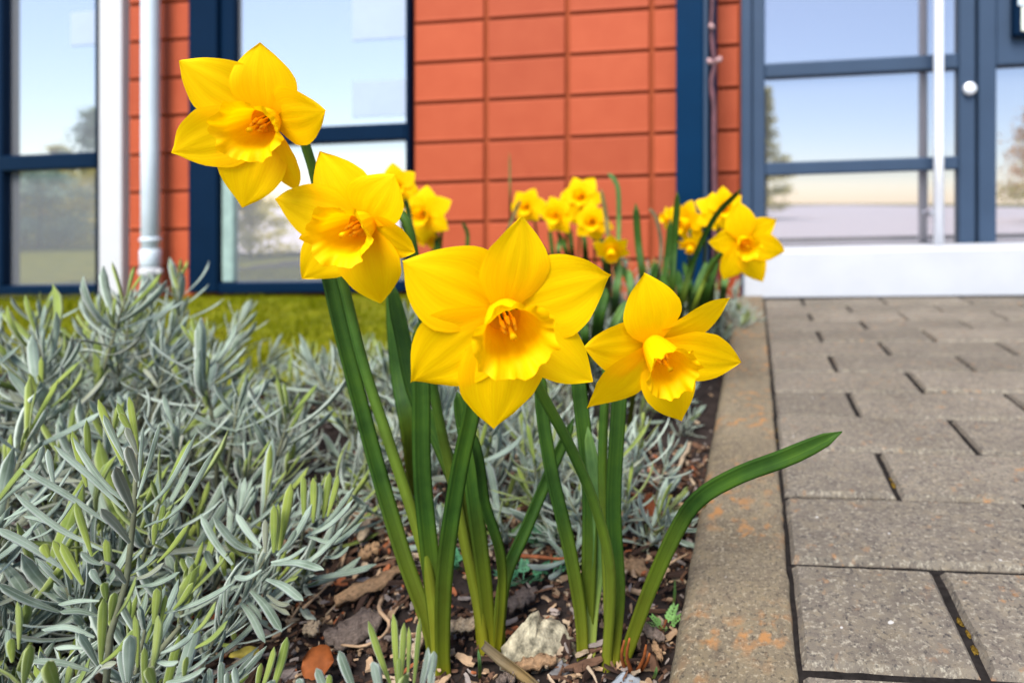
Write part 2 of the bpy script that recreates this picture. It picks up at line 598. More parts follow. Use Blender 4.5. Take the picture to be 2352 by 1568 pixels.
def stone_mesh(L, Wd, seed):
    """one paving stone: chamfered rim with a worn, slightly uneven outline"""
    rr = random.Random(seed)
    n, m_ = 12, 6
    V, Fc = [], []
    ring = []
    for i in range(n): ring.append((i / n, 0))
    for i in range(m_): ring.append((1, i / m_))
    for i in range(n): ring.append((1 - i / n, 1))
    for i in range(m_): ring.append((0, 1 - i / m_))
    T = len(ring)
    for lev, (ins, z) in enumerate(((0.0008, -0.05), (0.0, -0.004), (0.003, 0.0), (0.02, 0.0003))):
        for k, (a, b_) in enumerate(ring):
            j = noise.noise(Vector((a * 9 + seed * 7.3, b_ * 9, lev * 0.4))) * (0.0016 if lev in (1, 2) else 0)
            x = max(ins, min(L - ins, a * L)) - L / 2
            y = max(ins, min(Wd - ins, b_ * Wd)) - Wd / 2
            x -= math.copysign(abs(j), x) if abs(x) > L / 2 - 0.02 else 0
            y -= math.copysign(abs(j), y) if abs(y) > Wd / 2 - 0.012 else 0
            V.append((x, y, z + K * x))
    for lev in range(3):
        for k in range(T):
            k2 = (k + 1) % T
            Fc.append((lev * T + k, lev * T + k2, (lev + 1) * T + k2, (lev + 1) * T + k))
    Fc.append(tuple(range(3 * T, 4 * T)))
    return mesh_data('paving_stone', V, Fc, M['stone'], smooth=False)
JW = 0.0044
full = [stone_mesh(0.2 - JW, 0.1 - 0.0064, s) for s in range(5)]
half = [stone_mesh(0.1 - JW, 0.1 - 0.0064, s + 9) for s in range(3)]
rp = random.Random(11)
def put_stone(me, u, v):
    o = bpy.data.objects.new('paving_stone', me)
    o.location = (u, v, K * u + rp.uniform(-0.0015, 0.0012))
    o.rotation_euler = (rp.gauss(0, 0.006), rp.gauss(0, 0.005), rp.gauss(0, 0.006))
    o.parent = path
    COL.objects.link(o)
for r_ in range(-5, 17):
    vc = 0.09 + 0.1 * r_
    if vc + 0.05 > 1.70:
        continue
    u = 0.0240
    if (r_ - 3) % 2 == 0:
        put_stone(rp.choice(half), u + 0.05, vc)
        u += 0.1
    umax = 0.75 if vc < 0.3 else 0.6 + vc * 0.5
    while u < umax:
        put_stone(rp.choice(full), u + 0.1, vc)
        u += 0.2
# bits of yellow moss in the joints
for i, (x, y, s) in enumerate(((2052, 1112, 9), (2046, 1098, 6), (1941, 918, 5), (2205, 1425, 10), (2222, 1450, 9), (2240, 1490, 10), (1786, 985, 5), (1785, 1010, 5), (1618, 1156, 8))):
    p = G(x, y, -0.003 if i < 8 else 0.0)
    rr = random.Random(i)
    V, Fc = [], []
    n1, n2 = 8, 4
    rad = s / 1398 * p.y * 1.0
    for a in range(n2 + 1):
        for k in range(n1):
            ph = math.pi / 2 * a / n2
            q = rad * (1 + 0.45 * rr.uniform(-1, 1))
            V.append(p + Vector((q * math.cos(ph) * math.cos(k * 2 * math.pi / n1) * 0.6, q * 1.4 * math.cos(ph) * math.sin(k * 2 * math.pi / n1), q * 0.22 * math.sin(ph) - 0.001)))
    for a in range(n2):
        for k in range(n1):
            Fc.append((a * n1 + k, a * n1 + (k + 1) % n1, (a + 1) * n1 + (k + 1) % n1, (a + 1) * n1 + k))
    tag(obj('moss_tuft', V, Fc, M['moss']), 'small yellow-brown moss tuft in a joint of the path', 'moss', 'moss tufts in the path joints')

# ------------------------------------------------------------------ building
bld = empty('building', shear(-0.3, VF, 0))
tag(bld, 'low building with terracotta panels, navy windows and a glazed door', 'building')
LW, RW = -4.1, 2.4
TOP = 2.75
box('wall', (LW, RW, VF + 0.055, VF + 0.35, -0.2, TOP), M['wallback'], bld)
box('roof', (LW - 0.15, RW + 0.15, VF - 0.12, VF + 3.0, TOP + 0.002, TOP + 0.14), M['roof'], bld, 0.01)
box('rear_wall', (LW, RW, VF + 0.352, VF + 2.9, -0.2, TOP), M['white'], bld)

def dims(x0, x1):
    return FU(x0), FU(x1)
# terracotta panels
pw = (FW(1300, 125) - FW(1300, 410)) / 3.0       # row pitch
w_line = FW(1300, 410)
cols = [dims(283, 437)]
xs = [943, 1112, 1300, 1495, 1702]
for a, b_ in zip(xs, xs[1:]):
    cols.append(dims(a, b_))
uR = FU(2700)
while uR < RW:
    cols.append((uR, uR + 0.262)); uR += 0.262
uL = FU(-420)
while uL > LW:
    cols.append((uL - 0.262, uL)); uL -= 0.262
for (ua, ub) in ((cols[0][0], cols[0][1]), (cols[1][0], cols[4][1]), (FU(2700), RW), (LW, FU(-420))):
    box('cladding_backing', (ua + 0.001, ub - 0.001, VF + 0.022, VF + 0.0545, -0.14, TOP - 0.001), M['wallback'], bld)
tm = {}
GAPV, GAPH = 0.015, 0.011
row0 = int((w_line + 0.14) / pw) + 1
rt = random.Random(5)
for (ua, ub) in cols:
    wd = ub - ua
    key = round(wd, 3)
    if key not in tm:
        w2, h2 = wd / 2 - GAPV / 2, pw / 2 - GAPH / 2
        V0, F0 = [], []
        # front face slightly canted, drip lip at the lower edge
        prof = [(0.03, -h2), (0.001, -h2), (-0.001, -h2 + 0.002), (-0.001, -h2 + 0.004), (0.0, -h2 + 0.010), (0.0, h2 - 0.004), (0.002, h2), (0.03, h2)]
        for x in (-w2, -w2 + 0.003, w2 - 0.003, w2):
            e = 0.003 if abs(x) == w2 else 0
            for (v, w) in prof:
                V0.append((x, v + (e if v < 0.02 else 0), w + K * x))
        n = len(prof)
        for i in range(3):
            for k in range(n - 1):
                F0.append((i * n + k, i * n + k + 1, (i + 1) * n + k + 1, (i + 1) * n + k))
        F0.append(tuple(reversed(range(n)))); F0.append(tuple(range(3 * n, 4 * n)))
        tm[key] = mesh_data('cladding_panel', V0, F0, M['tile'], smooth=False)
        fix_normals(tm[key])
    for r_ in range(-row0, int((TOP - w_line) / pw)):
        o = bpy.data.objects.new('cladding_panel', tm[key])
        uc = (ua + ub) / 2
        o.location = shear(uc, VF + 0.012 + rt.uniform(-0.001, 0.001), w_line + (r_ + 0.5) * pw) - bld.location
        o.parent = bld
        COL.objects.link(o)

def bar(name, part, u0, u1, w0, w1, mat, v0=VF - 0.01, v1=VF + 0.055, bev=0.004):
    return box(name, (u0, u1, v0, v1, w0, w1), mat, part, bev)
def window(name, x0, x1, fl, fr, mull, wb, wt, mat, label, side=None):
    """a window: frame stiles and rails, transoms (given as pairs of heights), panes between them"""
    part = empty(name, Vector((0, 0, 0)), bld)
    u0, u1 = x0, x1
    part['label'] = label
    bar('stile', part, u0, u0 + fl, wb, wt, mat)
    bar('stile', part, u1 - fr, u1, wb, wt, mat)
    edges = [wb] + [e for p in mull for e in p] + [wt]
    for (a, b_) in mull:
        bar('rail', part, u0 + fl + 0.0005, u1 - fr - 0.0005, a, b_, mat, VF - 0.008)
    for a, b_ in zip(edges[0::2], edges[1::2]):
        if b_ - a > 0.03:
            box('pane', (u0 + fl - 0.004, u1 - fr + 0.004, VF + 0.022, VF + 0.03, a - 0.004, b_ + 0.004), M['glass_left'], part)
    return part
bld_off = bld.location.copy()
# left window
wl = window('window', FU(-420), FU(228), FU(10) - FU(-20), 0.006, [(FW(110, 676), FW(110, 655)), (FW(110, 390), FW(110, 354)), (2.2, 2.3)], -0.1, TOP - 0.1, M['navy'], 'left window with trees mirrored in its lower pane')
bar('stile', wl, FU(-18), FU(9), FW(110, 655) + 0.001, TOP - 0.1, M['navy'], VF - 0.007)
# middle window
u0, u1 = FU(437), FU(942)
wm = window('window', u0, u1, FU(503) - u0, 0.012, [(FW(700, 672), FW(700, 647)), (FW(830, 325), FW(830, 287)), (2.2, 2.3)], FW(470, 671), TOP - 0.1, M['navy'], 'middle window with a wide navy frame')
bar('stile', wm, FU(503) + 0.0005, FU(536), FW(830, 325) + 0.0005, TOP - 0.1, M['navy'], VF + 0.004, VF + 0.05)
bar('sash', wm, FU(503) + 0.0005, FU(530), FW(700, 647) + 0.0005, FW(830, 325) - 0.0005, plain('sash_green', (0.22, 0.3, 0.27), 0.5), VF + 0.008, VF + 0.05)
for (xa, ya, xb, yb) in ((800, -60, 930, 82), (800, 178, 935, 262), (148, 20, 222, 98)):
    box('paper_sheet', (FU(xa), FU(xb), VF + 0.0195, VF + 0.0205, FW(xb, yb), FW(xb, ya)), M['paper'], wm if xa > 500 else wl)
# white pilaster and downpipe
box('pilaster', (FU(229), FU(281), VF - 0.004, VF + 0.054, -0.14, TOP), M['white'], bld, 0.003)
rd = 0.0275
vd = VF - rd - 0.012
ud = FU(346, vd)
dp = tube('downpipe', [shear(ud, vd, w) for w in (-0.15, 0.5, 1.2, TOP)], rd * 0.93, M['zinc'], bld, 24)
dp['label'] = 'pale grey zinc downpipe on the terracotta strip'
tube('pipe_socket', [shear(ud, vd, FW(346, y, vd)) for y in (612, 608, 575, 572)], [rd * 0.95, rd * 1.06, rd * 1.06, rd * 0.95], M['zinc'], dp, 24)
tube('pipe_socket', [shear(ud, vd, FW(346, y, vd)) for y in (556, 553, 548, 545)], [rd * 0.95, rd * 1.07, rd * 1.07, rd * 0.95], M['zinc'], dp, 24)
tube('pipe_bracket', [shear(ud, vd, FW(346, y, vd)) for y in (634, 632, 616, 614)], [rd * 1.0, rd * 1.12, rd * 1.12, rd * 1.0], M['white'], dp, 24)
for s in (-1, 1):
    tube('bracket_bolt', [shear(ud + s * rd * 0.9, vd, FW(346, 625, vd)), shear(ud + s * rd * 1.45, vd, FW(346, 625, vd))], [0.009, 0.009], M['white'], dp, 10)

# door
door = empty('door', Vector((0, 0, 0)), bld)
door['label'] = 'slate-blue glazed door with a long pale pull bar'
wS = FW(1900, 568) - 0.004
uA, uB = FU(1702), FU(2245)
VD = VF - 0.012
bar('frame_stile', door, uA, FU(1727), -0.05, TOP - 0.3, M['slate'], VD - 0.012)
bar('frame_stile', door, FU(1727) + 0.0006, FU(1757), -0.05, TOP - 0.3, M['slate'], VD)
bar('lock_stile', door, FU(2200), FU(2238), -0.05, TOP - 0.3, M['slate'], VD)
bar('frame_stile', door, FU(2243), FU(2284), -0.05, TOP - 0.3, M['slate'], VD - 0.006)
dr = [(-0.05, wS + 0.004)] + [(FW(1940, b_), FW(1940, a)) for a, b_ in ((368, 398), (138, 172))] + [(FW(1940, -560), FW(1940, -600))]
for (a, b_) in dr:
    bar('rail', door, FU(1757) + 0.0005, FU(2200) - 0.0005, a, b_, M['slate'], VD + 0.002)
for (a, b_) in zip([r_[1] for r_ in dr], [r_[0] for r_ in dr[1:]] + [TOP - 0.3]):
    box('pane', (FU(1757) - 0.004, FU(2200) + 0.004, VF + 0.012, VF + 0.02, a - 0.004, b_ + 0.004), M['glass'], door)
ub_ = FU(2156, VF - 0.07)
tube('pull_bar', [shear(ub_, VF - 0.07, w) for w in (wS + 0.01, 0.4, 1.0, 1.7)], (FU(2168) - FU(2144)) / 2 * 0.96, M['steel'], door, 20)
for w in (wS + 0.10, 1.6):
    tube('bar_mount', [shear(ub_, VF - 0.07, w), shear(ub_, VD + 0.012, w)], 0.010, M['steel'], door, 12)
uk, wk = FU(2222), FW(2222, 207)
V, Fc, _ = tube_geo([shear(uk, VD + 0.002, wk), shear(uk, VD - 0.012, wk), shear(uk, VD - 0.016, wk)], [0.0185, 0.0185, 0.015], 24)
lock = obj('lock_rose', V, Fc, M['steel'], door); fix_normals(lock.data)
# side light right of the door
sl = empty('side_light', Vector((0, 0, 0)), bld)
sl['label'] = 'fixed slate-framed glass panel beside the door'
u2 = FU(2700)
bar('rail', sl, FU(2284) + 0.0006, u2, FW(2320, 152), FW(2320, -160), M['slate'], VD - 0.004)
bar('rail', sl, FU(2284) + 0.0006, u2, -0.05, wS + 0.006, M['slate'], VD - 0.004)
bar('stile', sl, u2 + 0.0005, u2 + 0.05, -0.05, TOP - 0.3, M['slate'], VD - 0.004)
box('pane', (FU(2284) - 0.004, u2 + 0.004, VF + 0.012, VF + 0.02, wS, FW(2320, 152) + 0.004), M['glass'], sl)
box('pane', (FU(2284) - 0.004, u2 + 0.004, VF + 0.012, VF + 0.02, FW(2320, -160) - 0.004, TOP - 0.3), M['glass'], sl)
box('lintel', (uA, u2 + 0.05, VD, VF + 0.054, TOP - 0.299, TOP), M['slate'], bld)
# bell panel on the broad rail
bp = box('bell_panel', (FU(2315), FU(2440), VD - 0.03, VD - 0.0045, FW(2330, 92), FW(2330, -190)), M['navy'], bld, 0.006)
bp['label'] = 'navy bell panel with a cream plate beside the door'
box('plate', (FU(2324), FU(2430), VD - 0.033, VD - 0.0295, FW(2330, 24), FW(2330, -170)), M['zinc'], bp)
box('name_plate', (FU(2331), FU(2425), VD - 0.036, VD - 0.0305, FW(2340, 82), FW(2340, 28)), M['cream'], bp, 0.002)
box('display', (FU(2345), FU(2425), VD - 0.036, VD - 0.0335, FW(2340, 23), FW(2340, -120)), M['dark'], bp)
# every part above was given in world coordinates under empties at the origin of the building
for ch in bld.children:
    pass
# white step in front of the door
V, Fc = box_vf(-0.03, 1.75, 1.70, 1.872, -0.06, 0.122, 0.006)
st_ = obj('door_step', V, Fc, M['step'], None, False); fix_normals(st_.data)
tag(st_, 'white concrete step below the glazed door', 'step')

# blue post in front of the panels
vp = 1.80
pb = empty('steel_post', shear(FU(1590, vp), vp, -0.035))
tag(pb, 'dark blue square steel post in front of the terracotta panels', 'post')
box('shaft', (FU(1556, vp), FU(1618, vp), vp - 0.04, vp + 0.03, -0.06, TOP - 0.002), M['post'], pb, 0.004)
box('flange', (FU(1618, vp) + 0.0005, FU(1628, vp), vp - 0.042, vp + 0.028, -0.06, TOP - 0.004), M['slate'], pb, 0.003)
box('web', (FU(1628, vp) + 0.0005, FU(1647, vp), vp - 0.01, vp + 0.026, -0.06, TOP - 0.006), M['navy'], pb, 0.003)
box('base_plate', (FU(1545, vp), FU(1660, vp), vp - 0.055, vp + 0.05, -0.066, -0.052), M['post'], pb, 0.002)
M['cane'] = plain('rose_cane', (0.10, 0.035, 0.04), 0.55, 0.4, 0.4, 30)
M['canebud'] = plain('cane_node', (0.42, 0.25, 0.24), 0.7, 0.2, 0.3, 60)
cane_pts = [P(x, y, 1.735) for (x, y) in ((1641, 700), (1642, 560), (1640, 330), (1640, 250), (1634, 190), (1641, 150), (1637, 110), (1634, 60), (1636, 0), (1630, -80))]
cane = empty('climbing_cane', cane_pts[0])
tag(cane, 'thin dark red climbing cane beside the blue post', 'plant')
tube('stem', cr(cane_pts, 36), [0.0085 - 0.004 * i / 35 for i in range(36)], M['cane'], cane, 8)
for (x, y, dx) in ((1652, 138, 8), (1630, 142, -6), (1634, 62, -5)):
    a = P(1640, y + 4, 1.735); b_ = P(x, y, 1.725); c_ = P(x + dx * 0.4, y - 8, 1.72)
    tube('bud', cr([a, b_, c_], 6), [0.004, 0.006, 0.008, 0.008, 0.006, 0.002], M['canebud'], cane, 8)

# ------------------------------------------------------------------ daffodils
TEP = [(0, .30), (.1, .50), (.2, .73), (.3, .91), (.4, .995), (.48, 1.0), (.58, .94), (.68, .81), (.78, .62), (.87, .40), (.94, .19), (.98, .07), (1.0, .01)]
def tepal(parent, C, A, tip, width, mat, seed, cup=0.10, curl=0.16, fwd=0.0, twist=0.0, ns=16, nt_=8):
    rr = random.Random(seed)
    d = tip - C
    L = d.length
    d.normalize()
    side = A.cross(d).normalized()
    if twist:
        side = (Matrix.Rotation(twist, 3, d) @ side).normalized()
    nrm = d.cross(side).normalized()
    if nrm.dot(A) < 0:
        nrm = -nrm
    V, Fc, UV = [], [], []
    ph = rr.uniform(0, 6)
    asym = rr.uniform(-0.08, 0.08)
    wav = rr.uniform(0.5, 1.2)
    for i in range(ns + 1):
        s = i / ns
        w = lut(TEP, s) * width * 0.97 / 2
        for j in range(-nt_, nt_ + 1):
            t = j / nt_
            x = t * w * (1 + asym * t * math.sin(math.pi * s))
            h = fwd + cup * L * (math.sin(math.pi * min(1, s * 1.02)) * 0.75 - 0.15 * s)
            h += curl * w * (t * t) * (0.7 - 1.0 * s)                       # edges: forward near the foot, back near the tip
            h -= 0.035 * width * math.exp(-(t / 0.13) ** 2) * math.sin(math.pi * min(1, s + 0.08))   # midrib groove
            h += 0.020 * width * math.cos(t * 7) * math.sin(math.pi * s) * (1 - abs(t))
            h += wav * 0.035 * width * math.sin(s * 8 + ph + t * 2.0) * abs(t) ** 2 * s
            p = C + d * (L * (0.04 + 0.96 * s)) + side * x + nrm * h
            edge = noise.noise(Vector((s * 7, seed * 1.7, t))) * 0.02 * width * abs(t)
            V.append(p + side * (edge * (1 if t > 0 else -1)))
            UV.append((s, t * 0.5 + 0.5))
    m_ = 2 * nt_ + 1
    for i in range(ns):
        for j in range(m_ - 1):
            Fc.append((i * m_ + j, i * m_ + j + 1, (i + 1) * m_ + j + 1, (i + 1) * m_ + j))
    return obj('tepal', V, Fc, mat, parent, True, UV)

def frame_of(A):
    e1 = A.orthogonal().normalized()
    up = Vector((0, 0, 1))
    if abs(A.dot(up)) < 0.98:
        e1 = up.cross(A).normalized()       # to the viewer's right when A faces the viewer
    e2 = A.cross(e1).normalized()
    return e1, e2

def corona(parent, C, A, L, rm, mat, seed, ns=16, seg=72, stam=True):
    rr = random.Random(seed)
    e1, e2 = frame_of(A)
    r0 = rm * 0.40
    ph = [rr.uniform(0, 6.28) for _ in range(6)]
    V, Fc, UV = [], [], []
    for i in range(ns + 1):
        s = i / ns
        r = r0 + (rm * 0.72 - r0) * math.sin(s * math.pi / 2) ** 0.9
        fl = max(0.0, (s - 0.72) / 0.28)
        r += rm * 0.28 * fl ** 1.6
        for k in range(seg):
            a = 2 * math.pi * k / seg
            lob = 0.5 * math.sin(6 * a + ph[0]) + 0.35 * math.sin(11 * a + ph[1]) + 0.22 * math.sin(17 * a + ph[2]) + 0.12 * math.sin(29 * a + ph[3])
            rib = math.cos(6 * a + ph[4]) * 0.02 + math.cos(18 * a + ph[5]) * 0.012
            rad = r * (1 + rib * min(1, s * 2)) + fl ** 1.3 * lob * rm * 0.09
            ax = s * L * (1 + 0.0) + fl * L * 0.085 * (0.5 * math.sin(7 * a + ph[3]) + 0.4 * math.sin(13 * a + ph[1]) + 0.15 * math.sin(23 * a)) - fl ** 2 * L * 0.06
            V.append(C + A * ax + (e1 * math.cos(a) + e2 * math.sin(a)) * rad)
            UV.append((s, k / seg))
    for i in range(ns):
        for k in range(seg):
            k2 = (k + 1) % seg
            Fc.append((i * seg + k, i * seg + k2, (i + 1) * seg + k2, (i + 1) * seg + k))
    n = len(V)
    V.append(C - A * 0.001); UV.append((0, 0))
    for k in range(seg):
        Fc.append((n, (k + 1) % seg, k))
    o = obj('corona', V, Fc, mat, parent, True, UV)
    if stam:
        for k in range(6):
            a = k * math.pi / 3 + ph[0]
            q = (e1 * math.cos(a) + e2 * math.sin(a))
            b0 = C + q * r0 * 0.35
            pts = [b0, C + A * L * 0.3 + q * r0 * 0.42, C + A * L * 0.36 + q * r0 * 0.40, C + A * L * 0.40 + q * r0 * 0.42, C + A * L * 0.55 + q * r0 * 0.36]
            tube('stamen', cr(pts, 10), [.0005, .0005, .0005, .0005, .0007, .0010, .0011, .0011, .0010, .0005], M['anther'], o, 6)
        tube('style', cr([C, C + A * L * 0.5, C + A * L * 0.8], 6), [.0008, .0008, .0008, .0008, .0011, .0016], M['tepal'], o, 6)
    return o

def strap(name, pts, width, mat, parent, twist=0.0, fold=0.42, ns=26, thick=0.0011, base=0.75, tipfrac=0.14, view=True):
    """a daffodil leaf: channelled strap with a blunt tip; pts world"""
    S = cr(pts, ns)
    V, Fc, UV = [], [], []
    O = Vector((0, 0, H))
    prev = None
    prof = [-1, -0.55, 0, 0.55, 1]
    for i, p in enumerate(S):
        s = i / (ns - 1)
        t = (S[min(i + 1, ns - 1)] - S[max(i - 1, 0)]).normalized()
        vw = (O - p).normalized() if view else Vector((0.2, -1, 0.1)).normalized()
        side = t.cross(vw).normalized()
        if prev is not None and side.dot(prev) < 0:
            side = -side
        prev = side
        side = Matrix.Rotation(twist * (0.4 + 0.6 * s), 3, t) @ side
        n = side.cross(t).normalized()
        if n.dot(vw) < 0 and not twist:
            n = -n
        w = width * 0.86 / 2 * (base + (1 - base) * min(1, s * 2.5))
        if s > 1 - tipfrac:
            q = (s - 1 + tipfrac) / tipfrac
            w *= math.sqrt(max(0.0, 1 - q * q)) * 0.94 + 0.06
        row = []
        for c in prof:
            row.append(p + side * (c * w) + n * (fold * w * c * c))
            UV.append((s, 0.5 + c * 0.5))
        for c in reversed(prof[1:-1]):
            row.append(p + side * (c * w) + n * (fold * w * c * c - thick * (1.6 - abs(c))))
            UV.append((s, 0.5 + c * 0.45))
        V += row
    m_ = 8
    for i in range(ns - 1):
        for k in range(m_):
            k2 = (k + 1) % m_
            Fc.append((i * m_ + k, i * m_ + k2, (i + 1) * m_ + k2, (i + 1) * m_ + k))
    Fc.append(tuple(reversed(range(m_)))); Fc.append(tuple(range((ns - 1) * m_, ns * m_)))
    return obj(name, V, Fc, mat, parent, True, UV)

def bloom(parent, C, A, tips, Lc, rm, widths, seed, hi=True, cup=0.10, curl=0.16, tw=None, pale=False):
    """tips: list of (world point, inner?)"""
    tm_ = M['tepal']
    for k, (tp, inner) in enumerate(tips):
        tepal(parent, C + A * (0.0016 if inner else -0.0022), A, tp, widths[k], tm_, seed * 10 + k, cup, curl, 0.0, (tw or [0] * 6)[k], 16 if hi else 9, 8 if hi else 4)
    corona(parent, C, A, Lc, rm, M['corona'], seed, 16 if hi else 10, 72 if hi else 36, hi)
    # perianth tube and ovary behind the flower
    sc = rm / 0.017
    V, Fc, UV = tube_geo([C + A * 0.001, C - A * 0.006 * sc, C - A * 0.014 * sc, C - A * 0.018 * sc, C - A * 0.024 * sc, C - A * 0.029 * sc], [0.0065 * sc, 0.0055 * sc, 0.0032 * sc, 0.0042 * sc, 0.0045 * sc, 0.0026 * sc], 10)
    obj('perianth_tube', V, Fc, M['stem'], parent, True, UV)
    return C - A * 0.028 * sc

def aim(C, mx, my, L):
    """unit axis from C to the point at distance L on the sight line through (mx, my), on the viewer's side"""
    O = Vector((0, 0, H))
    r = ray(mx, my).normalized()
    oc = O - C
    b_ = oc.dot(r)
    disc = b_ * b_ - (oc.length_squared - L * L)
    t = -b_ - math.sqrt(max(0.0, disc))
    return (O + r * t - C).normalized()

def tip_on_ray(C, A, x, y, Lp, off=0.0):
    O = Vector((0, 0, H))
    r = ray(x, y).normalized()
    best, bp_ = 1e9, None
    d0 = (C - O).length
    for i in range(240):
        t = d0 - 0.06 + 0.12 * i / 239
        p = O + r * t
        q = p - C
        c = (q.length - Lp) ** 2 + 0.9 * (q.dot(A) - off) ** 2
        if c < best:
            best, bp_ = c, p
    return bp_

def stem(parent, pts, neck, C, A, rad, hi=True, spathe=True):
    S = cr(pts + [neck - A * 0.010 + Vector((0, 0, 0.0)), neck], 30 if hi else 16)
    n = len(S)
    tube('stem', S, [rad * (1.05 - 0.25 * i / (n - 1)) for i in range(n)], M['stem'], parent, 10 if hi else 7)
    if spathe:
        a = S[-max(3, n // 7)]
        b_ = neck.lerp(C, 0.5) + Vector((0, 0, 0.006))
        strap('spathe', [a, neck + Vector((0, 0, 0.003)), b_], rad * 2.6, M['spathe'], parent, 0.5, 0.8, 8, 0.0004, 0.6, 0.4)

def daffodil(label, cxy, d, mxy, Lc, rm, Lp, tips, stem_px, leaves, seed, inner0, widths, cup=0.10, curl=0.16, tw=None, group=None, off=0.0):
    base = G(*stem_px[0]) if len(stem_px[0]) == 2 else P(*stem_px[0])
    e = empty('daffodil', base)
    tag(e, label, 'daffodil', group)
    C = P(cxy[0], cxy[1], d)
    A = aim(C, mxy[0], mxy[1], Lc)
    tp = [(tip_on_ray(C, A, x, y, Lp, off), (k % 2 == 0) == inner0) for k, (x, y) in enumerate(tips)]
    neck = bloom(e, C, A, tp, Lc, rm, widths, seed, True, cup, curl, tw)
    pts = [base - Vector((0, 0, 0.01))] + [P(*q) for q in stem_px[1:]]
    stem(e, pts, neck, C, A, 0.0034)
    for (lp, w, mt, twi) in leaves:
        b0 = G(*lp[0])
        strap('leaf', [b0 - Vector((0, 0, 0.008))] + [P(*q) for q in lp[1:]], w, M[mt], e, twi)
    return e

M['sheath'] = strap_mat('leaf_sheath', (0.14, 0.10, 0.02), (0.26, 0.2, 0.03), (0.16, 0.09, 0.03))
# --- the four large flowers in front (picture positions with distances)
daffodil('largest daffodil in front, facing the viewer with ruffled trumpet', (1155, 716), 0.283, (1187, 792), 0.034, 0.0175, 0.050,
         [(1200, 497), (1404, 632), (1363, 876), (1136, 986), (944, 878), (925, 602)],
         [(1388, 1548), (1396, 1489, .383), (1402, 1310, .377), (1366, 1158, .366), (1305, 1016, .352), (1232, 880, .338)],
         [([(1402, 1540), (1412, 1460, .388), (1418, 1347, .392), (1409, 1158, .396), (1421, 940, .402), (1436, 740, .41)], .0118, 'leaf', 0.0),
          ([(1414, 1530), (1446, 1478, .386), (1494, 1347, .384), (1560, 1205, .378), (1612, 1138, .371), (1700, 1088, .362), (1810, 1047, .352), (1934, 991, .343)], .0118, 'leaf', 0.15)],
         11, True, [.0340, .044, .0285, .041, .042, .043], 0.085, 0.14, [0.2, -0.1, -0.3, 0, 0.05, 0.1])
daffodil('tall daffodil at upper left, highest of the four front flowers', (616, 274), 0.352, (560, 306), 0.033, 0.0165, 0.047,
         [(597, 98), (746, 256), (681, 440), (556, 478), (392, 352), (411, 140)],
         [(1003, 1545), (1004, 1490, .384), (985, 1320, .386), (950, 1186, .388), (889, 1002, .391), (832, 827, .395), (786, 640, .398), (738, 470, .398), (714, 372, .395)],
         [([(994, 1535), (988, 1455, .392), (927, 1281, .398), (870, 1092, .403), (800, 830, .408), (757, 650, .412), (735, 540, .415)], .0115, 'leaf', 0.35),
          ([(1008, 1548), (1006, 1470, .389), (990, 1300, .386), (970, 1092, .384), (967, 880, .384), (962, 740, .387)], .0125, 'leaf', 0.0)],
         12, True, [.0335, .037, .0265, .037, .037, .040], 0.09, 0.14, [0.1, 0, 0.45, 0, 0, 0])
daffodil('daffodil just below the tallest one, orange throat turned left', (838, 512), 0.366, (770, 548), 0.034, 0.0175, 0.048,
         [(734, 348), (906, 402), (952, 580), (874, 697), (693, 641), (632, 456)],
         [(1118, 1490), (1100, 1400, .402), (1064, 1230, .408), (1034, 1080, .412), (1008, 960, .412), (985, 830, .410), (960, 650, .405), (938, 520, .400)],
         [([(1022, 1548), (1016, 1480, .380), (1022, 1300, .374), (1052, 1092, .370), (1083, 945, .367), (1098, 830, .366)], .0118, 'leaf', 0.1),
          ([(1115, 1492), (1098, 1350, .41), (1066, 1160, .418), (1010, 1010, .425), (955, 900, .43), (925, 760, .437), (900, 650, .44)], .0125, 'leaf', -0.4),
          ([(1128, 1490), (1112, 1340, .402), (1088, 1150, .404), (1068, 1000, .408), (1050, 900, .41)], .012, 'leaf', 0.3)],
         13, False, [.0345, .036, .032, .038, .034, .037], 0.10, 0.16, [0.1, 0, 0.35, -0.1, 0, 0])
daffodil('daffodil at right leaning over the kerb, trumpet turned down', (1498, 788), 0.356, (1552, 866), 0.035, 0.0155, 0.045,
         [(1480, 628), (1677, 686), (1704, 834), (1566, 968), (1350, 938), (1344, 800)],
         [(1404, 1545), (1400, 1450, .390), (1392, 1250, .397), (1384, 1092, .402), (1388, 940, .404), (1400, 820, .402)],
         [([(1338, 1530), (1333, 1418, .394), (1305, 1253, .398), (1267, 1092, .402), (1244, 945, .407), (1240, 850, .41)], .0105, 'leaf', 0.3),
          ([(1345, 1532), (1347, 1450, .399), (1354, 1253, .405), (1352, 1092, .411), (1329, 880, .418), (1322, 760, .422)], .0118, 'leaf', 0.0),
          ([(1352, 1530), (1362, 1400, .402), (1378, 1280, .405), (1374, 1150, .408), (1350, 980, .412)], .0105, 'leaf_light', -0.3),
          ([(1150, 1488), (1146, 1440, .402), (1160, 1323, .408), (1206, 1215, .42), (1258, 1092, .435), (1318, 960, .45)], .0105, 'leaf', 0.4),
          ([(1140, 1492), (1150, 1400, .398), (1152, 1323, .397), (1143, 1253, .393), (1112, 1158, .388), (1100, 1070, .385), (1084, 1010, .384), (1054, 981, .383)], .0082, 'leaf', 0.7)],
         14, True, [.0365, .0295, .034, .034, .034, .034], 0.10, 0.16, [0, 0.3, 0, 0.1, -0.2, 0.1])
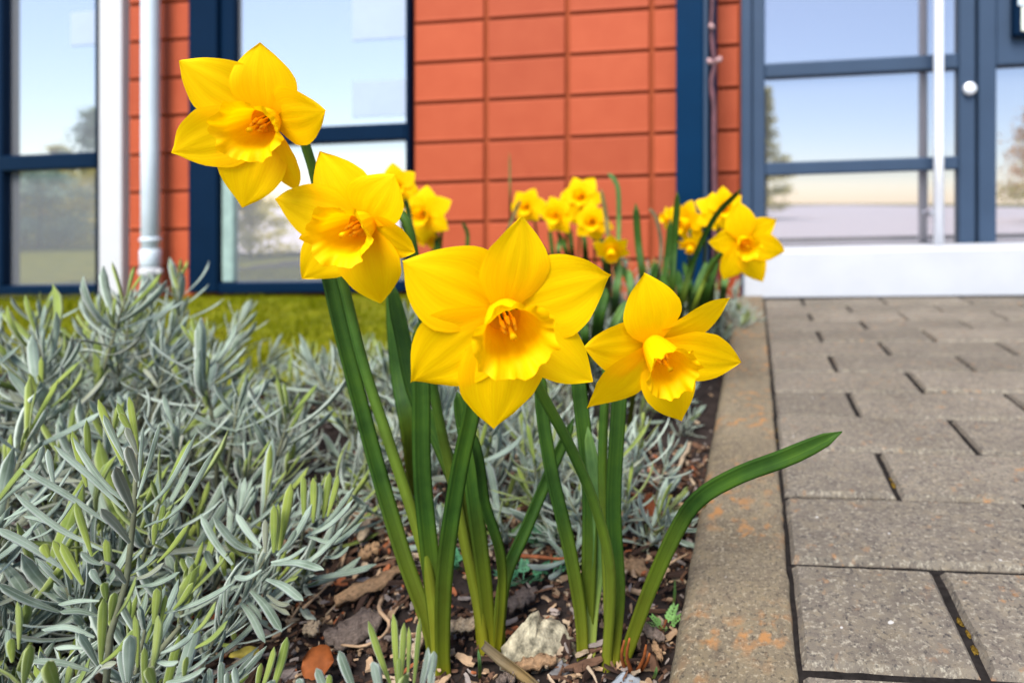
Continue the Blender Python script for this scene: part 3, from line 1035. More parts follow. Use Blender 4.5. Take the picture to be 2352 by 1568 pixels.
# extra narrow leaf ends behind the front clump
daffodil('open daffodil beside the white step, right of the blue post', (1704, 552), 0.74, (1722, 572), 0.03, 0.0155, 0.047,
         [(1697, 464), (1785, 503), (1804, 578), (1752, 648), (1662, 644), (1627, 556)],
         [(1560, 800), (1590, 720, .86), (1620, 640, .83), (1650, 590, .80), (1676, 566, .78)],
         [([(1545, 800), (1560, 720, .86), (1588, 610, .84), (1640, 500, .82), (1702, 434, .80)], .0100, 'leaf', 0.5),
          ([(1535, 800), (1540, 700, .87), (1548, 560, .86), (1556, 440, .85)], .0120, 'leaf', 0.4),
          ([(1570, 800), (1600, 700, .86), (1640, 590, .85)], .012, 'leaf', 0.2)],
         15, True, [.041, .033, .038, .037, .037, .033], 0.08, 0.14)

def generic(label, cx, cy, d, Lp, yaw, pitch, base_px, leaves, seed, group='daffodils in bloom at the far end of the bed', cup=0.12, bend=0.0):
    """smaller daffodil further back: six even tepals round an axis"""
    e = empty('daffodil', G(*base_px))
    tag(e, label, 'daffodil', group)
    Lp *= 1.16
    C = P(cx, cy, d)
    A = Vector((math.sin(yaw) * math.cos(pitch), -math.cos(yaw) * math.cos(pitch), math.sin(pitch)))
    e1, e2 = frame_of(A)
    tp = []
    rr = random.Random(seed)
    rot = rr.uniform(0, 1)
    for k in range(6):
        a = k * math.pi / 3 + rot + rr.uniform(-0.08, 0.08)
        tp.append((C + (e1 * math.cos(a) + e2 * math.sin(a)) * Lp * rr.uniform(0.9, 1.06) + A * rr.uniform(-0.08, 0.12 + bend) * Lp, k % 2 == 0))
    neck = bloom(e, C, A, tp, Lp * 0.68, Lp * 0.36, [Lp * 0.82] * 6, seed, False, cup, 0.2)
    b0 = e.location
    mid = b0.lerp(neck, 0.55) + Vector((rr.uniform(-.008, .008), rr.uniform(-.01, .01), 0))
    top = neck - A * 0.012 + Vector((0, 0, -0.012))
    stem(e, [b0 - Vector((0, 0, 0.01)), mid, top], neck, C, A, 0.003, False, True)
    for (lp, w, mt, twi) in leaves:
        q0 = G(*lp[0])
        strap('leaf', [q0 - Vector((0, 0, 0.008))] + [P(*q) for q in lp[1:]], w, M[mt], e, twi, 0.25, 14)
    return e
gl = [
 ('daffodil left of the middle far group, just beside a thin brown blade', 1213, 474, 1.30, .036, 0.05, -0.1, (1240, 690), [([(1262, 690), (1270, 620, 1.33), (1262, 520, 1.33)], .011, 'leaf', 0.2)], 21),
 ('daffodil low in the middle far group, left of its tallest flower', 1283, 492, 1.24, .038, -0.15, -0.15, (1300, 700), [([(1320, 700), (1306, 600, 1.27), (1280, 530, 1.27)], .012, 'leaf', 0.3), ([(1290, 700), (1283, 600, 1.27), (1285, 545, 1.27)], .011, 'leaf_light', -0.2)], 22),
 ('topmost daffodil of the middle far group before the panels', 1337, 452, 1.32, .041, 0.1, -0.05, (1345, 680), [([(1350, 690), (1347, 600, 1.34), (1335, 500, 1.34)], .012, 'leaf', 0.2)], 23),
 ('daffodil at lower right of the middle far group', 1361, 508, 1.18, .035, 0.15, -0.15, (1372, 700), [([(1392, 700), (1390, 620, 1.2), (1380, 540, 1.2)], .013, 'leaf_light', 0.1)], 24),
 ('daffodil above the large front flower at left, before the terracotta panels', 977, 490, 1.02, .041, 0.1, -0.12, (1010, 740), [([(1012, 740), (1006, 640, 1.05), (1003, 530, 1.05)], .012, 'leaf', 0.3), ([(1030, 740), (1062, 620, 1.04), (1074, 545, 1.04), (1062, 510, 1.04)], .008, 'leaf', 0.4)], 25),
 ('daffodil half hidden behind the second flower, beside the window edge', 912, 428, .90, .030, 0.4, -0.1, (960, 760), [([(975, 770), (962, 640, .9), (940, 500, .9), (930, 455, .9)], .009, 'leaf', 0.3)], 26),
 ('small drooping daffodil seen end-on behind the front right flower', 1404, 572, .98, .027, 0.25, -0.75, (1420, 780), [([(1405, 780), (1412, 700, 1.0), (1425, 600, 1.0)], .014, 'leaf_light', 0.1), ([(1440, 780), (1452, 690, 1.0), (1430, 610, 1.0)], .012, 'leaf', 0.2)], 27),
 ('side-on daffodil in front of the blue post foot', 1581, 508, 1.02, .036, -0.7, -0.25, (1560, 760), [([(1530, 760), (1545, 640, 1.04), (1552, 500, 1.04), (1553, 462, 1.04)], .011, 'leaf', 0.3)], 28),
 ('nodding daffodil showing its orange trumpet below the side-on one', 1585, 560, .99, .020, 0.1, -1.0, (1580, 760), [([(1592, 760), (1590, 690, 1.0), (1570, 600, 1.0)], .012, 'leaf', 0.2)], 29),
 ('daffodil right of the blue post, behind a slanting leaf', 1640, 486, 1.00, .030, 0.5, 0.15, (1600, 760), [([(1610, 760), (1612, 690, 1.0), (1622, 600, 1.0)], .013, 'leaf_light', -0.2)], 30),
 ('daffodil left edge of the right far group, mostly behind a leaf', 1538, 500, 1.10, .022, -0.9, 0.0, (1530, 740), [([(1522, 740), (1526, 660, 1.12), (1534, 560, 1.12)], .012, 'leaf', 0.1)], 31),
 ('daffodil between the lowest and topmost blooms of the middle far group', 1312, 478, 1.36, .036, -0.3, 0.0, (1318, 680), [([(1325, 690), (1316, 600, 1.38), (1308, 520, 1.38)], .012, 'leaf', 0.2), ([(1300, 690), (1262, 600, 1.37), (1240, 560, 1.37)], .010, 'leaf', 0.2)], 32),
 ('daffodil behind the open one beside the white step', 1662, 478, .92, .028, 0.2, -0.1, (1640, 740), [([(1630, 750), (1632, 670, .93), (1640, 600, .93)], .013, 'leaf', 0.2), ([(1646, 750), (1660, 680, .92), (1668, 620, .92)], .012, 'leaf_light', -0.2)], 33),
 ('daffodil low behind the left edge of the largest flower', 985, 540, 1.05, .026, -0.4, -0.5, (1000, 740), [([(1020, 740), (1024, 660, 1.06), (1030, 580, 1.06)], .012, 'leaf', 0.2), ([(990, 740), (986, 660, 1.06), (996, 570, 1.06)], .011, 'leaf_light', 0.2)], 34),
]
for a in gl:
    generic(*a)
# leaf clumps without flowers further back
def clump(label, leaves, cat='daffodil'):
    e = empty('daffodil_leaves', G(*leaves[0][0][0]))
    tag(e, label, 'daffodil leaves', 'flowerless daffodil leaf clumps')
    for (lp, w, mt, twi) in leaves:
        q0 = G(*lp[0])
        strap('leaf', [q0 - Vector((0, 0, 0.008))] + [P(*q) for q in lp[1:]], w, M[mt], e, twi, 0.25, 14)
M['withered'] = strap_mat('withered_leaf', (0.07, 0.045, 0.02), (0.2, 0.15, 0.08), (0.1, 0.08, 0.05))
M['olive'] = strap_mat('olive_leaf', (0.1, 0.085, 0.03), (0.2, 0.15, 0.05), (0.1, 0.1, 0.03))
clump('tall dark leaf with brown bent tip above the middle far group', [([(1420, 720), (1420, 620, 1.1), (1421, 520, 1.1), (1420, 440, 1.1), (1410, 412, 1.1), (1396, 398, 1.1)], .0105, 'leaf_light', 0.3),
       ([(1402, 720), (1400, 600, 1.12), (1392, 500, 1.12), (1380, 432, 1.12)], .010, 'olive', 0.2)])
clump('thin brown blade standing left of the middle far group', [([(1150, 700), (1160, 570, 1.2), (1182, 490, 1.2), (1195, 460, 1.2)], .008, 'olive', 0.2), ([(1175, 700), (1172, 500, 1.3), (1170, 350, 1.3)], .006, 'olive', 0.5)])
clump('pointed dark leaves between the middle and right far groups', [([(1480, 780), (1478, 660, .98), (1466, 560, .98), (1460, 466, .98)], .0135, 'leaf', 0.1),
       ([(1500, 770), (1512, 650, 1.0), (1518, 560, 1.0), (1506, 500, 1.0), (1490, 478, 1.0)], .008, 'withered', 0.3),
       ([(1505, 780), (1520, 680, .97), (1532, 590, .97), (1540, 500, .97)], .012, 'leaf', 0.3),
       ([(1470, 790), (1452, 700, .95), (1446, 620, .95)], .012, 'leaf_light', -0.2),
       ([(1490, 790), (1494, 680, .96), (1505, 600, .96)], .012, 'leaf', 0.3)])
clump('short blunt leaf tip just above the front right flower', [([(1440, 1010), (1468, 800, .62), (1490, 680, .62), (1510, 604, .62)], .0085, 'leaf', 0.2), ([(1425, 1000), (1420, 850, .63), (1440, 720, .63)], .011, 'leaf_light', 0.1)])
clump('broad green leaves behind the front right flower, left side', [([(1370, 900), (1372, 760, .72), (1392, 660, .72)], .016, 'leaf', 0.1), ([(1390, 900), (1400, 780, .74), (1440, 690, .74)], .013, 'leaf_light', 0.2), ([(1350, 900), (1345, 800, .73), (1338, 720, .73)], .012, 'leaf', 0.2)])
clump('dark pointed leaf standing left of the largest flower', [([(958, 1180), (940, 1000, .50), (915, 850, .51), (900, 640, .52)], .0145, 'leaf', -0.3)])
clump('row of upright leaves below the right far group', [([(1560, 780), (1562, 700, .93), (1558, 620, .93)], .013, 'leaf', 0.1), ([(1575, 790), (1590, 700, .92), (1620, 610, .92)], .013, 'leaf_light', 0.3), ([(1545, 790), (1536, 700, .92), (1520, 630, .92)], .013, 'leaf', -0.2), ([(1600, 790), (1618, 700, .9), (1650, 590, .9)], .011, 'leaf', 0.3), ([(1530, 800), (1512, 720, .9), (1500, 640, .9)], .012, 'leaf_light', 0.1)])

# ------------------------------------------------------------------ lavender
LT = [(0, .35), (.15, .55), (.4, .85), (.65, 1.0), (.85, .92), (.94, .66), (.985, .34), (1.0, .08)]
def lav_leaf_geo(S, width, nrm0, revol=0.55, nx=2):
    """linear leaf with rolled-under margins along the sample points S"""
    V, Fc, UV = [], [], []
    n = len(S)
    prof = [(-1.0, -revol), (-0.72, -0.02), (0.0, -0.14), (0.72, -0.02), (1.0, -revol)]
    for i, p in enumerate(S):
        s = i / (n - 1)
        t = (S[min(i + 1, n - 1)] - S[max(i - 1, 0)]).normalized()
        side = t.cross(nrm0)
        if side.length < 1e-6:
            side = t.orthogonal()
        side.normalize()
        nr = side.cross(t).normalized()
        w = width / 2 * lut(LT, s)
        for (a, h) in prof:
            V.append(p + side * (a * w) + nr * (h * w))
            UV.append((s, 0.5 + 0.5 * a))
    m_ = 5
    for i in range(n - 1):
        for k in range(m_ - 1):
            Fc.append((i * m_ + k, i * m_ + k + 1, (i + 1) * m_ + k + 1, (i + 1) * m_ + k))
        Fc.append((i * m_ + 4, i * m_, (i + 1) * m_, (i + 1) * m_ + 4))       # closed below
    return V, Fc, UV

# unit leaves: length 1 along +Y, upper side +Z, with different bends
UNIT = []
for bnd in (0.42, 0.28, 0.10, -0.15, 0.6, -0.35):
    S = []
    for i in range(7):
        s = i / 6
        a = bnd * (s - 0.5) * 2
        S.append(Vector((0, s * math.cos(abs(bnd) * s * 0.8), bnd * s * s * 0.75)))
    UNIT.append((S, lav_leaf_geo(S, 0.105, Vector((0, 0, 1)))))
UM = {}
for k in range(len(UNIT)):
    for mt in ('lav', 'lavy'):
        V, Fc, UV = UNIT[k][1]
        UM[(k, mt)] = mesh_data('leaf', V, Fc, M[mt], True, UV)

def sprig_plan(rr, Ls, green):
    """leaves of one shoot as (unit leaf, matrix, material), shoot along +Z from the origin"""
    out = []
    nn = max(7, int(Ls / 0.0062))
    az = rr.uniform(0, 6.28)
    size = rr.uniform(0.85, 1.15)
    gtop = rr.random() < green * 2.0
    for i in range(nn):
        s = (i + 0.5) / nn
        z = Ls * (0.10 + 0.90 * s)
        az += math.pi / 2 + rr.uniform(-0.25, 0.25)
        if s < 0.7:
            L = size * (0.034 + 0.014 * rr.random()) * (0.8 + 0.35 * s)
            tilt = math.radians(88 - 62 * s + rr.uniform(-10, 10))
            k0 = (0, 1, 4, 4, 5) if s < 0.25 else (0, 0, 1, 4)
        else:
            q = (s - 0.7) / 0.3
            L = size * (0.036 - 0.016 * q + rr.uniform(-.003, .003))
            tilt = math.radians(40 - 32 * q + rr.uniform(-6, 6))
            k0 = (1, 2, 2, 3)
        for side in (0, 1):
            if rr.random() < 0.08:
                continue
            mt = 'lavy' if (gtop and s > 0.66 and rr.random() < 0.9) or rr.random() < green * 0.12 else 'lav'
            l2 = L * rr.uniform(0.8, 1.15)
            Mx = (Matrix.Translation((0, 0, z)) @ Matrix.Rotation(az + side * math.pi + rr.uniform(-.2, .2), 4, 'Z')
                  @ Matrix.Rotation(math.pi / 2 - tilt + rr.uniform(-.1, .1), 4, 'X') @ Matrix.Rotation(rr.uniform(-.5, .5), 4, 'Y')
                  @ Matrix.Diagonal((l2 * rr.uniform(0.9, 1.35), l2, l2 * rr.uniform(0.5, 1.3), 1)))
            out.append((rr.choice(k0), Mx, mt))
            if rr.random() < 0.35 and s < 0.7:            # small shoot in the leaf axil
                gq = rr.random() < green * 1.3
                aq = az + side * math.pi + rr.uniform(-.5, .5)
                for q in range(rr.choice((3, 4, 5))):
                    l3 = rr.uniform(0.010, 0.022)
                    Mq = (Matrix.Translation((0, 0, z + 0.001)) @ Matrix.Rotation(aq + rr.uniform(-.7, .7), 4, 'Z')
                          @ Matrix.Rotation(math.pi / 2 - math.radians(rr.uniform(10, 50)), 4, 'X') @ Matrix.Translation((0, 0.004, 0)) @ Matrix.Diagonal((l3 * 1.5, l3, l3, 1)))
                    out.append((rr.choice((1, 2)), Mq, 'lavy' if gq else 'lav'))
    return out

def sprig_mesh(seed, Ls, green):
    rr = random.Random(seed)
    V, Fc, UV, MI = [], [], [], []
    tv, tf, tu = tube_geo([Vector((0, 0, -0.07)), Vector((0.003, 0, 0)), Vector((0, 0.001, Ls * 0.97))], [0.0018, 0.0014, 0.0007], 5)
    V += tv; Fc += tf; UV += tu; MI += [2] * len(tf)
    for (k, Mx, mt) in sprig_plan(rr, Ls, green):
        lv, lf, lu = UNIT[k][1]
        n = len(V)
        V += [Mx @ p for p in lv]
        UV += lu
        Fc += [tuple(i + n for i in f) for f in lf]
        MI += [(3 if Mx.translation.z < Ls * 0.3 and rr.random() < 0.35 else 0) if mt == 'lav' else 1] * len(lf)
    return mesh_data('sprig', V, Fc, [M['lav'], M['lavy'], M['wood'], M['lavo']], True, UV, MI)
SPR = [sprig_mesh(100 + i, 0.042 + 0.006 * (i % 5), (0.25, 0.55, 0.4)[i % 3]) for i in range(12)]

def lavender(label, u, v, rad, hgt, n, seed, scale=1.0, detailed=0, flat=1.0):
    """dome-shaped bush of leafy shoots; the first `detailed` shoots carry their leaves one by one"""
    rr = random.Random(seed)
    base = Vector((u, v, K * u + SOIL))
    e = empty('lavender_bush', base)
    tag(e, label, 'lavender', 'lavender bushes in the bed')
    wood = 0
    plan = []
    for i in range(n):
        q = (i + 0.5) / n
        ph = math.acos(1 - q * 0.93)                      # even over the dome
        az = i * 2.39996 + rr.uniform(-.3, .3)
        d = Vector((math.sin(ph) * math.cos(az), math.sin(ph) * math.sin(az), math.cos(ph)))
        tip = Vector((d.x * rad, d.y * rad, max(0.035, d.z * hgt))) * rr.uniform(0.72, 1.12)
        plan.append((tip, d))
    det = sorted(range(n), key=lambda i: plan[i][0].y)[:detailed]
    for i, (tip, d) in enumerate(plan):
        me = rr.choice(SPR)
        Ls = 0.055 * scale
        dr = Vector((d.x * 0.8 + rr.uniform(-.2, .2), d.y * 0.8 + rr.uniform(-.2, .2), d.z * 0.8 + 0.7)).normalized()
        org = tip - dr * Ls
        qt = dr.to_track_quat('Z', 'Y') @ Matrix.Rotation(rr.uniform(0, 6.28), 3, 'Z').to_quaternion()
        sc = scale * rr.uniform(0.8, 1.2)
        if i in det:
            s0 = empty('sprig', org, e)
            s0.rotation_mode = 'QUATERNION'
            s0.rotation_quaternion = qt
            s0.scale = (sc, sc, sc)
            tv, tf, tu = tube_geo([Vector((0, 0, -0.06)), Vector((0.003, 0, 0)), Vector((0, 0.001, 0.050))], [0.0018, 0.0014, 0.0007], 5)
            so = bpy.data.objects.new('stalk', mesh_data('stalk', tv, tf, M['wood'], True, tu))
            so.parent = s0; COL.objects.link(so)
            for (k, Mx, mt) in sprig_plan(rr, 0.052, 0.35):
                lo = bpy.data.objects.new('leaf', UM[(k, mt)])
                lo.parent = s0
                lo.matrix_local = Mx
                COL.objects.link(lo)
        else:
            o = bpy.data.objects.new('sprig', me)
            o.parent = e
            o.location = org
            o.rotation_mode = 'QUATERNION'
            o.rotation_quaternion = qt
            o.scale = (sc, sc, sc)
            COL.objects.link(o)
    return e

def hero_leaves(parent, rows, fx, fy, d0, seed):
    """leaves placed one by one: (base, tip, width in picture units, material, sag) in a measured grid fx, fy"""
    rr = random.Random(seed)
    for (x0, y0, x1, y1, w, mt, sag, dd0, dd1) in rows:
        a = P(fx(x0), fy(y0), d0 + dd0)
        b_ = P(fx(x1), fy(y1), d0 + dd1)
        L = (b_ - a).length
        up = Vector((0, 0, 1))
        mid = a.lerp(b_, 0.5) + up * (sag * 1.5 * L)
        S = cr([a, mid, b_], 9)
        ax = (b_ - a).normalized()
        vw = (Vector((0, 0, H)) - mid).normalized()
        nr = (vw * 0.75 + up * 0.65 + Vector((rr.uniform(-.4, .4), 0, 0)))
        V, Fc, UV = lav_leaf_geo(S, w * 0.88 * d0 / F, nr)
        obj('leaf', V, Fc, M[mt], parent, True, UV)

# front left bush: shoots placed leaf by leaf
A1 = lavender('nearest lavender bush at lower left with long silvery leaves', -0.42, 0.37, 0.10, 0.105, 14, 1, 1.1, 6)
z6x = lambda x: x * 0.4143
z6y = lambda y: 918.75 + y * 0.4143
hero_leaves(A1, [
 (755, 640, 1090, 180, 13, 'lav', -.10, .0, .01), (800, 700, 1190, 270, 15, 'lav', -.12, .0, .0), (760, 545, 890, 120, 12, 'lav', -.04, 0, .01),
 (768, 480, 795, 140, 9, 'lav', 0, .005, .01), (692, 610, 300, 250, 15, 'lav', .02, 0, -.01), (692, 560, 405, 205, 16, 'lav', -.06, .005, .01),
 (600, 680, 120, 375, 16, 'lav', .02, .0, -.015), (570, 830, 75, 510, 15, 'lav', -.04, .0, -.012), (350, 930, -20, 705, 20, 'lav', .03, .0, -.012),
 (742, 620, 640, 368, 27, 'lavo', .02, -.006, -.02), (722, 790, 560, 600, 22, 'lavo', .04, -.006, -.02), (700, 1010, 565, 885, 24, 'lavo', .09, -.006, -.02),
 (765, 450, 705, 255, 21, 'lavo', .02, -.004, -.01), (762, 300, 700, 150, 15, 'lavo', .02, -.003, -.006),
 (682, 360, 545, -5, 18, 'lavy', .0, .002, .004), (690, 330, 575, 80, 15, 'lav', 0, -.002, -.002), (762, 290, 715, -20, 17, 'lavy', 0, .0, .0), (745, 230, 650, 15, 14, 'lavy', 0, .003, .003), (735, 190, 665, 70, 15, 'lavy', .02, -.004, -.006),
 (510, 860, 420, 565, 16, 'lavy', 0, -.01, -.01), (460, 1020, 340, 790, 18, 'lavy', 0, -.012, -.012), (400, 990, 295, 775, 15, 'lavy', 0, -.008, -.01), (270, 870, 240, 795, 20, 'lavy', 0, -.008, -.008),
 (600, 960, 585, 770, 18, 'lavy', 0, -.01, -.012), (560, 1460, 575, 1095, 20, 'lavy', 0, -.02, -.022), (840, 1500, 875, 1190, 27, 'lavy', 0, -.03, -.035), (760, 1480, 745, 1190, 16, 'lavy', 0, -.028, -.03),
 (870, 900, 1045, 690, 16, 'lavy', -.03, 0, .0), (1080, 1370, 1262, 1220, 19, 'lavy', -.06, -.02, -.02), (1060, 1300, 1197, 1115, 19, 'lavy', -.05, -.018, -.02), (960, 1160, 1072, 1010, 17, 'lavy', -.04, -.01, -.01), (890, 1400, 1075, 1290, 17, 'lav', -.04, -.02, -.02),
 (880, 720, 905, 580, 15, 'lavy', 0, .0, .0), (895, 720, 945, 612, 13, 'lavy', 0, .0, .0), (850, 800, 862, 680, 14, 'lavy', 0, -.004, -.005),
 (552, 1197, 330, 1170, 15, 'lav', .07, -.012, -.02), (525, 1312, 230, 1270, 16, 'lav', .10, -.014, -.02), (755, 1032, 997, 950, 15, 'lav', -.05, -.006, -.006), (900, 1180, 1292, 1012, 17, 'lav', -.03, -.008, -.01),
 (330, 1170, -10, 1015, 20, 'lav', -.02, -.004, -.02), (500, 1495, 170, 1440, 16, 'lav', .04, -.02, -.03), (470, 1375, 305, 1370, 13, 'lav', .04, -.02, -.022), (550, 1110, 320, 1130, 14, 'lav', .04, -.01, -.014),
 (570, 910, 450, 838, 15, 'lav', -.06, -.006, -.01), (560, 1020, 505, 935, 16, 'lav', -.03, -.01, -.012), (700, 900, 800, 812, 15, 'lav', -.03, 0, 0), (720, 960, 875, 840, 15, 'lav', -.04, 0, 0),
 (740, 990, 908, 900, 17, 'lavo', -.06, -.004, -.004), (640, 1200, 755, 975, 16, 'lavy', -.06, -.012, -.012), (610, 1220, 635, 1065, 18, 'lavy', 0, -.014, -.016), (590, 1110, 575, 1010, 17, 'lavy', 0, -.01, -.012),
 (850, 1240, 870, 1040, 22, 'lavy', 0, -.012, -.014), (890, 1230, 920, 1080, 12, 'lavy', 0, -.01, -.01), (710, 1560, 720, 1300, 26, 'lav', 0, -.034, -.038), (690, 1568, 665, 1390, 15, 'lav', 0, -.034, -.036), (800, 1600, 800, 1370, 14, 'lavy', 0, -.034, -.036),
 (545, 1470, 440, 1290, 17, 'lav', .03, -.02, -.026), (530, 1510, 640, 1460, 18, 'lavo', .08, -.026, -.03), (560, 1460, 755, 1260, 17, 'lavy', -.05, -.024, -.024), (100, 1380, 95, 1115, 18, 'lavy', 0, -.03, -.034), (130, 1570, 170, 1355, 20, 'lavy', -.04, -.036, -.04), (70, 1450, 60, 1320, 16, 'lavy', 0, -.034, -.034), (40, 1420, 40, 1270, 14, 'lav', 0, -.03, -.03),
 (330, 1640, 265, 1445, 28, 'lavy', 0, -.036, -.042), (360, 1590, 385, 1475, 18, 'lavy', 0, -.036, -.038), (130, 1620, 260, 1480, 22, 'lav', -.05, -.036, -.036), (860, 1440, 990, 1450, 14, 'lav', -.05, -.03, -.03), (920, 1560, 1140, 1480, 17, 'lav', -.04, -.03, -.032), (980, 1520, 1170, 1400, 13, 'lav', -.04, -.026, -.028), (1020, 1560, 1035, 1420, 13, 'lavy', 0, -.028, -.03), (860, 1600, 820, 1480, 20, 'lavy', 0, -.038, -.042),
 (170, 420, 240, 250, 15, 'lav', -.02, .02, .01), (-20, 590, 165, 430, 14, 'lav', .03, .02, .02), (20, 660, 285, 515, 13, 'lav', -.02, .015, .015), (270, 560, 395, 375, 14, 'lav', .0, .015, .01), (140, 780, 460, 465, 13, 'lav', -.10, .012, .008), (300, 700, 130, 640, 10, 'lav', .05, .01, .01),
 (300, 470, 265, 270, 15, 'lav', 0, .03, .03), (480, 480, 400, 170, 18, 'lavy', 0, .04, .04), (500, 440, 480, 110, 17, 'lavy', 0, .045, .045),
], z6x, z6y, 0.298, 5)
tube('stalk', [P(z6x(x), z6y(y), d) for (x, y, d) in ((560, 1900, .285), (610, 1300, .288), (700, 1000, .296), (742, 640, .298), (755, 280, .30))], [.0014, .0014, .0013, .0011, .0007], M['wood'], A1, 7)
tube('stalk', [P(z6x(x), z6y(y), d) for (x, y, d) in ((620, 2000, .27), (780, 1640, .268), (800, 1470, .27))], [.002, .0016, .001], M['wood'], A1, 7)
tube('stalk', [P(z6x(x), z6y(y), d) for (x, y, d) in ((700, 1900, .29), (860, 1420, .284), (1000, 1250, .288))], [.002, .0016, .001], M['wood'], A1, 7)

lavender('low dense lavender under the long silvery shoots at lower left', -0.35, 0.30, 0.08, 0.07, 14, 18, 0.9, 5)
lavender('lavender at the very left edge beside the nearest shoots', -0.47, 0.30, 0.09, 0.11, 15, 19, 1.15)
lavender('upright lavender before the downpipe, behind the nearest bush', -0.74, 0.62, 0.12, 0.185, 24, 20, 1.25)
C1 = lavender('spreading lavender at left of the daffodil stems, above bare mulch', -0.375, 0.445, 0.075, 0.085, 8, 2, 0.95, 3)
z4x = lambda x: 404 + x * 0.2971
z4y = lambda y: 1102.5 + y * 0.2971
hero_leaves(C1, [
 (650, 560, 290, 280, 19, 'lav', -.10, 0, -.01), (440, 650, 190, 260, 17, 'lav', -.04, 0, .01), (660, 520, 470, 255, 18, 'lav', -.03, .004, .012), (755, 560, 757, 190, 20, 'lavy', 0, .0, .004), (775, 540, 790, 180, 14, 'lavy', 0, .006, .01),
 (800, 540, 890, 25, 25, 'lavy', .0, .01, .02), (775, 580, 1050, 185, 21, 'lav', -.08, .0, .005), (790, 560, 930, 380, 14, 'lav', -.05, -.004, -.006), (735, 630, 1010, 510, 14, 'lav', -.06, -.003, -.004), (740, 640, 1330, 330, 17, 'lav', -.13, .0, .0),
 (735, 650, 1145, 690, 20, 'lav', .05, -.006, -.02), (700, 760, 985, 930, 21, 'lav', .05, -.008, -.02), (580, 850, 820, 1170, 21, 'lav', .06, -.008, -.02), (500, 940, 690, 1255, 18, 'lav', .07, -.006, -.015), (545, 930, 660, 1080, 15, 'lav', .06, -.002, -.006),
 (660, 690, 450, 740, 16, 'lav', -.14, -.006, -.012), (700, 880, 880, 960, 13, 'lavo', -.08, 0, -.003), (660, 960, 880, 1040, 13, 'lavo', .08, 0, -.004), (820, 810, 945, 745, 15, 'lavy', .05, .0, -.005),
 (1000, 430, 1375, 145, 18, 'lav', -.07, .01, .01), (1010, 435, 1375, 55, 16, 'lav', -.06, .02, .02), (1020, 430, 1440, 320, 17, 'lav', -.14, .008, .005), (1150, 590, 1340, 510, 13, 'lav', -.10, .006, .004),
 (990, 320, 985, -40, 17, 'lavy', 0, .018, .024), (1060, 330, 1060, -20, 20, 'lavy', 0, .014, .018), (1100, 300, 1110, 20, 18, 'lav', 0, .016, .02), (1140, 290, 1190, -60, 20, 'lavy', .0, .02, .026), (1170, 280, 1255, -40, 17, 'lavy', -.03, .02, .026),
 (170, 740, 90, 590, 18, 'lav', 0, .01, .008), (300, 720, 230, 540, 16, 'lav', 0, .008, .006), (380, 740, 360, 560, 17, 'lavy', 0, .008, .008), (440, 700, 430, 550, 14, 'lavy', 0, .006, .006), (150, 800, 40, 600, 16, 'lavy', 0, .012, .01), (690, 560, 690, 300, 15, 'lavo', 0, .004, .01),
 (500, 820, 380, 870, 14, 'lav', .12, -.004, -.008), (430, 1150, 460, 1240, 13, 'lavy', .1, 0, 0), (330, 1250, 450, 1260, 12, 'lavy', -.1, 0, 0),
], z4x, z4y, 0.385, 6)
B0 = lavender('lavender sprigs rising from below the bottom edge, left of the stems', -0.215, 0.20, 0.05, 0.05, 0, 3, 0.8, 0)
hero_leaves(B0, [
 (1670, 1600, 1488, 1088, 17, 'lavy', -.02, 0, 0), (1710, 1600, 1680, 1030, 19, 'lavy', 0, .004, .006), (1740, 1600, 1765, 1100, 17, 'lavy', 0, -.004, -.004), (1790, 1560, 1800, 1130, 14, 'lavy', 0, .006, .006), (1835, 1620, 1886, 1062, 14, 'lavy', -.02, 0, 0), (1725, 1600, 1725, 1370, 11, 'lavy', 0, -.008, -.008),
 (1870, 1680, 1950, 1290, 29, 'lav', 0, -.006, -.01), (1950, 1660, 1995, 1318, 21, 'lav', 0, .002, .0), (1960, 1680, 1997, 1480, 14, 'lav', 0, -.004, -.008), (1400, 1680, 1262, 1315, 22, 'lav', 0, 0, 0), (1580, 1700, 1520, 1400, 27, 'lav', 0, -.004, -.008), (1200, 1720, 1086, 1450, 20, 'lav', -.03, 0, 0), (1180, 1700, 1185, 1500, 16, 'lavy', 0, 0, 0), (1770, 1700, 1775, 1500, 30, 'lavy', 0, -.012, -.016), (960, 1700, 950, 1530, 22, 'lav', 0, 0, 0),
 (650, 1640, 760, 1285, 23, 'lavy', -.03, .03, .03), (740, 1640, 860, 1210, 26, 'lavy', -.04, .03, .034), (620, 1660, 660, 1412, 16, 'lavy', 0, .03, .03), (740, 1680, 735, 1545, 22, 'lav', 0, 0, 0), (350, 1640, 350, 1400, 18, 'lav', 0, .02, .02), (490, 1660, 452, 1440, 17, 'lav', 0, .02, .02), (270, 1640, 255, 1450, 16, 'lav', 0, .02, .02), (400, 1660, 395, 1480, 14, 'lav', 0, .02, .02),
], z4x, z4y, 0.252, 7)
tube('stalk', [P(z4x(x), z4y(y), .254) for (x, y) in ((1740, 2400), (1760, 1800), (1750, 1560))], [.002, .0017, .001], M['wood'], B0, 7)
tube('stalk', [P(z4x(x), z4y(y), .28) for (x, y) in ((760, 2200), (700, 1800), (690, 1600))], [.002, .0017, .001], M['wood'], B0, 7)

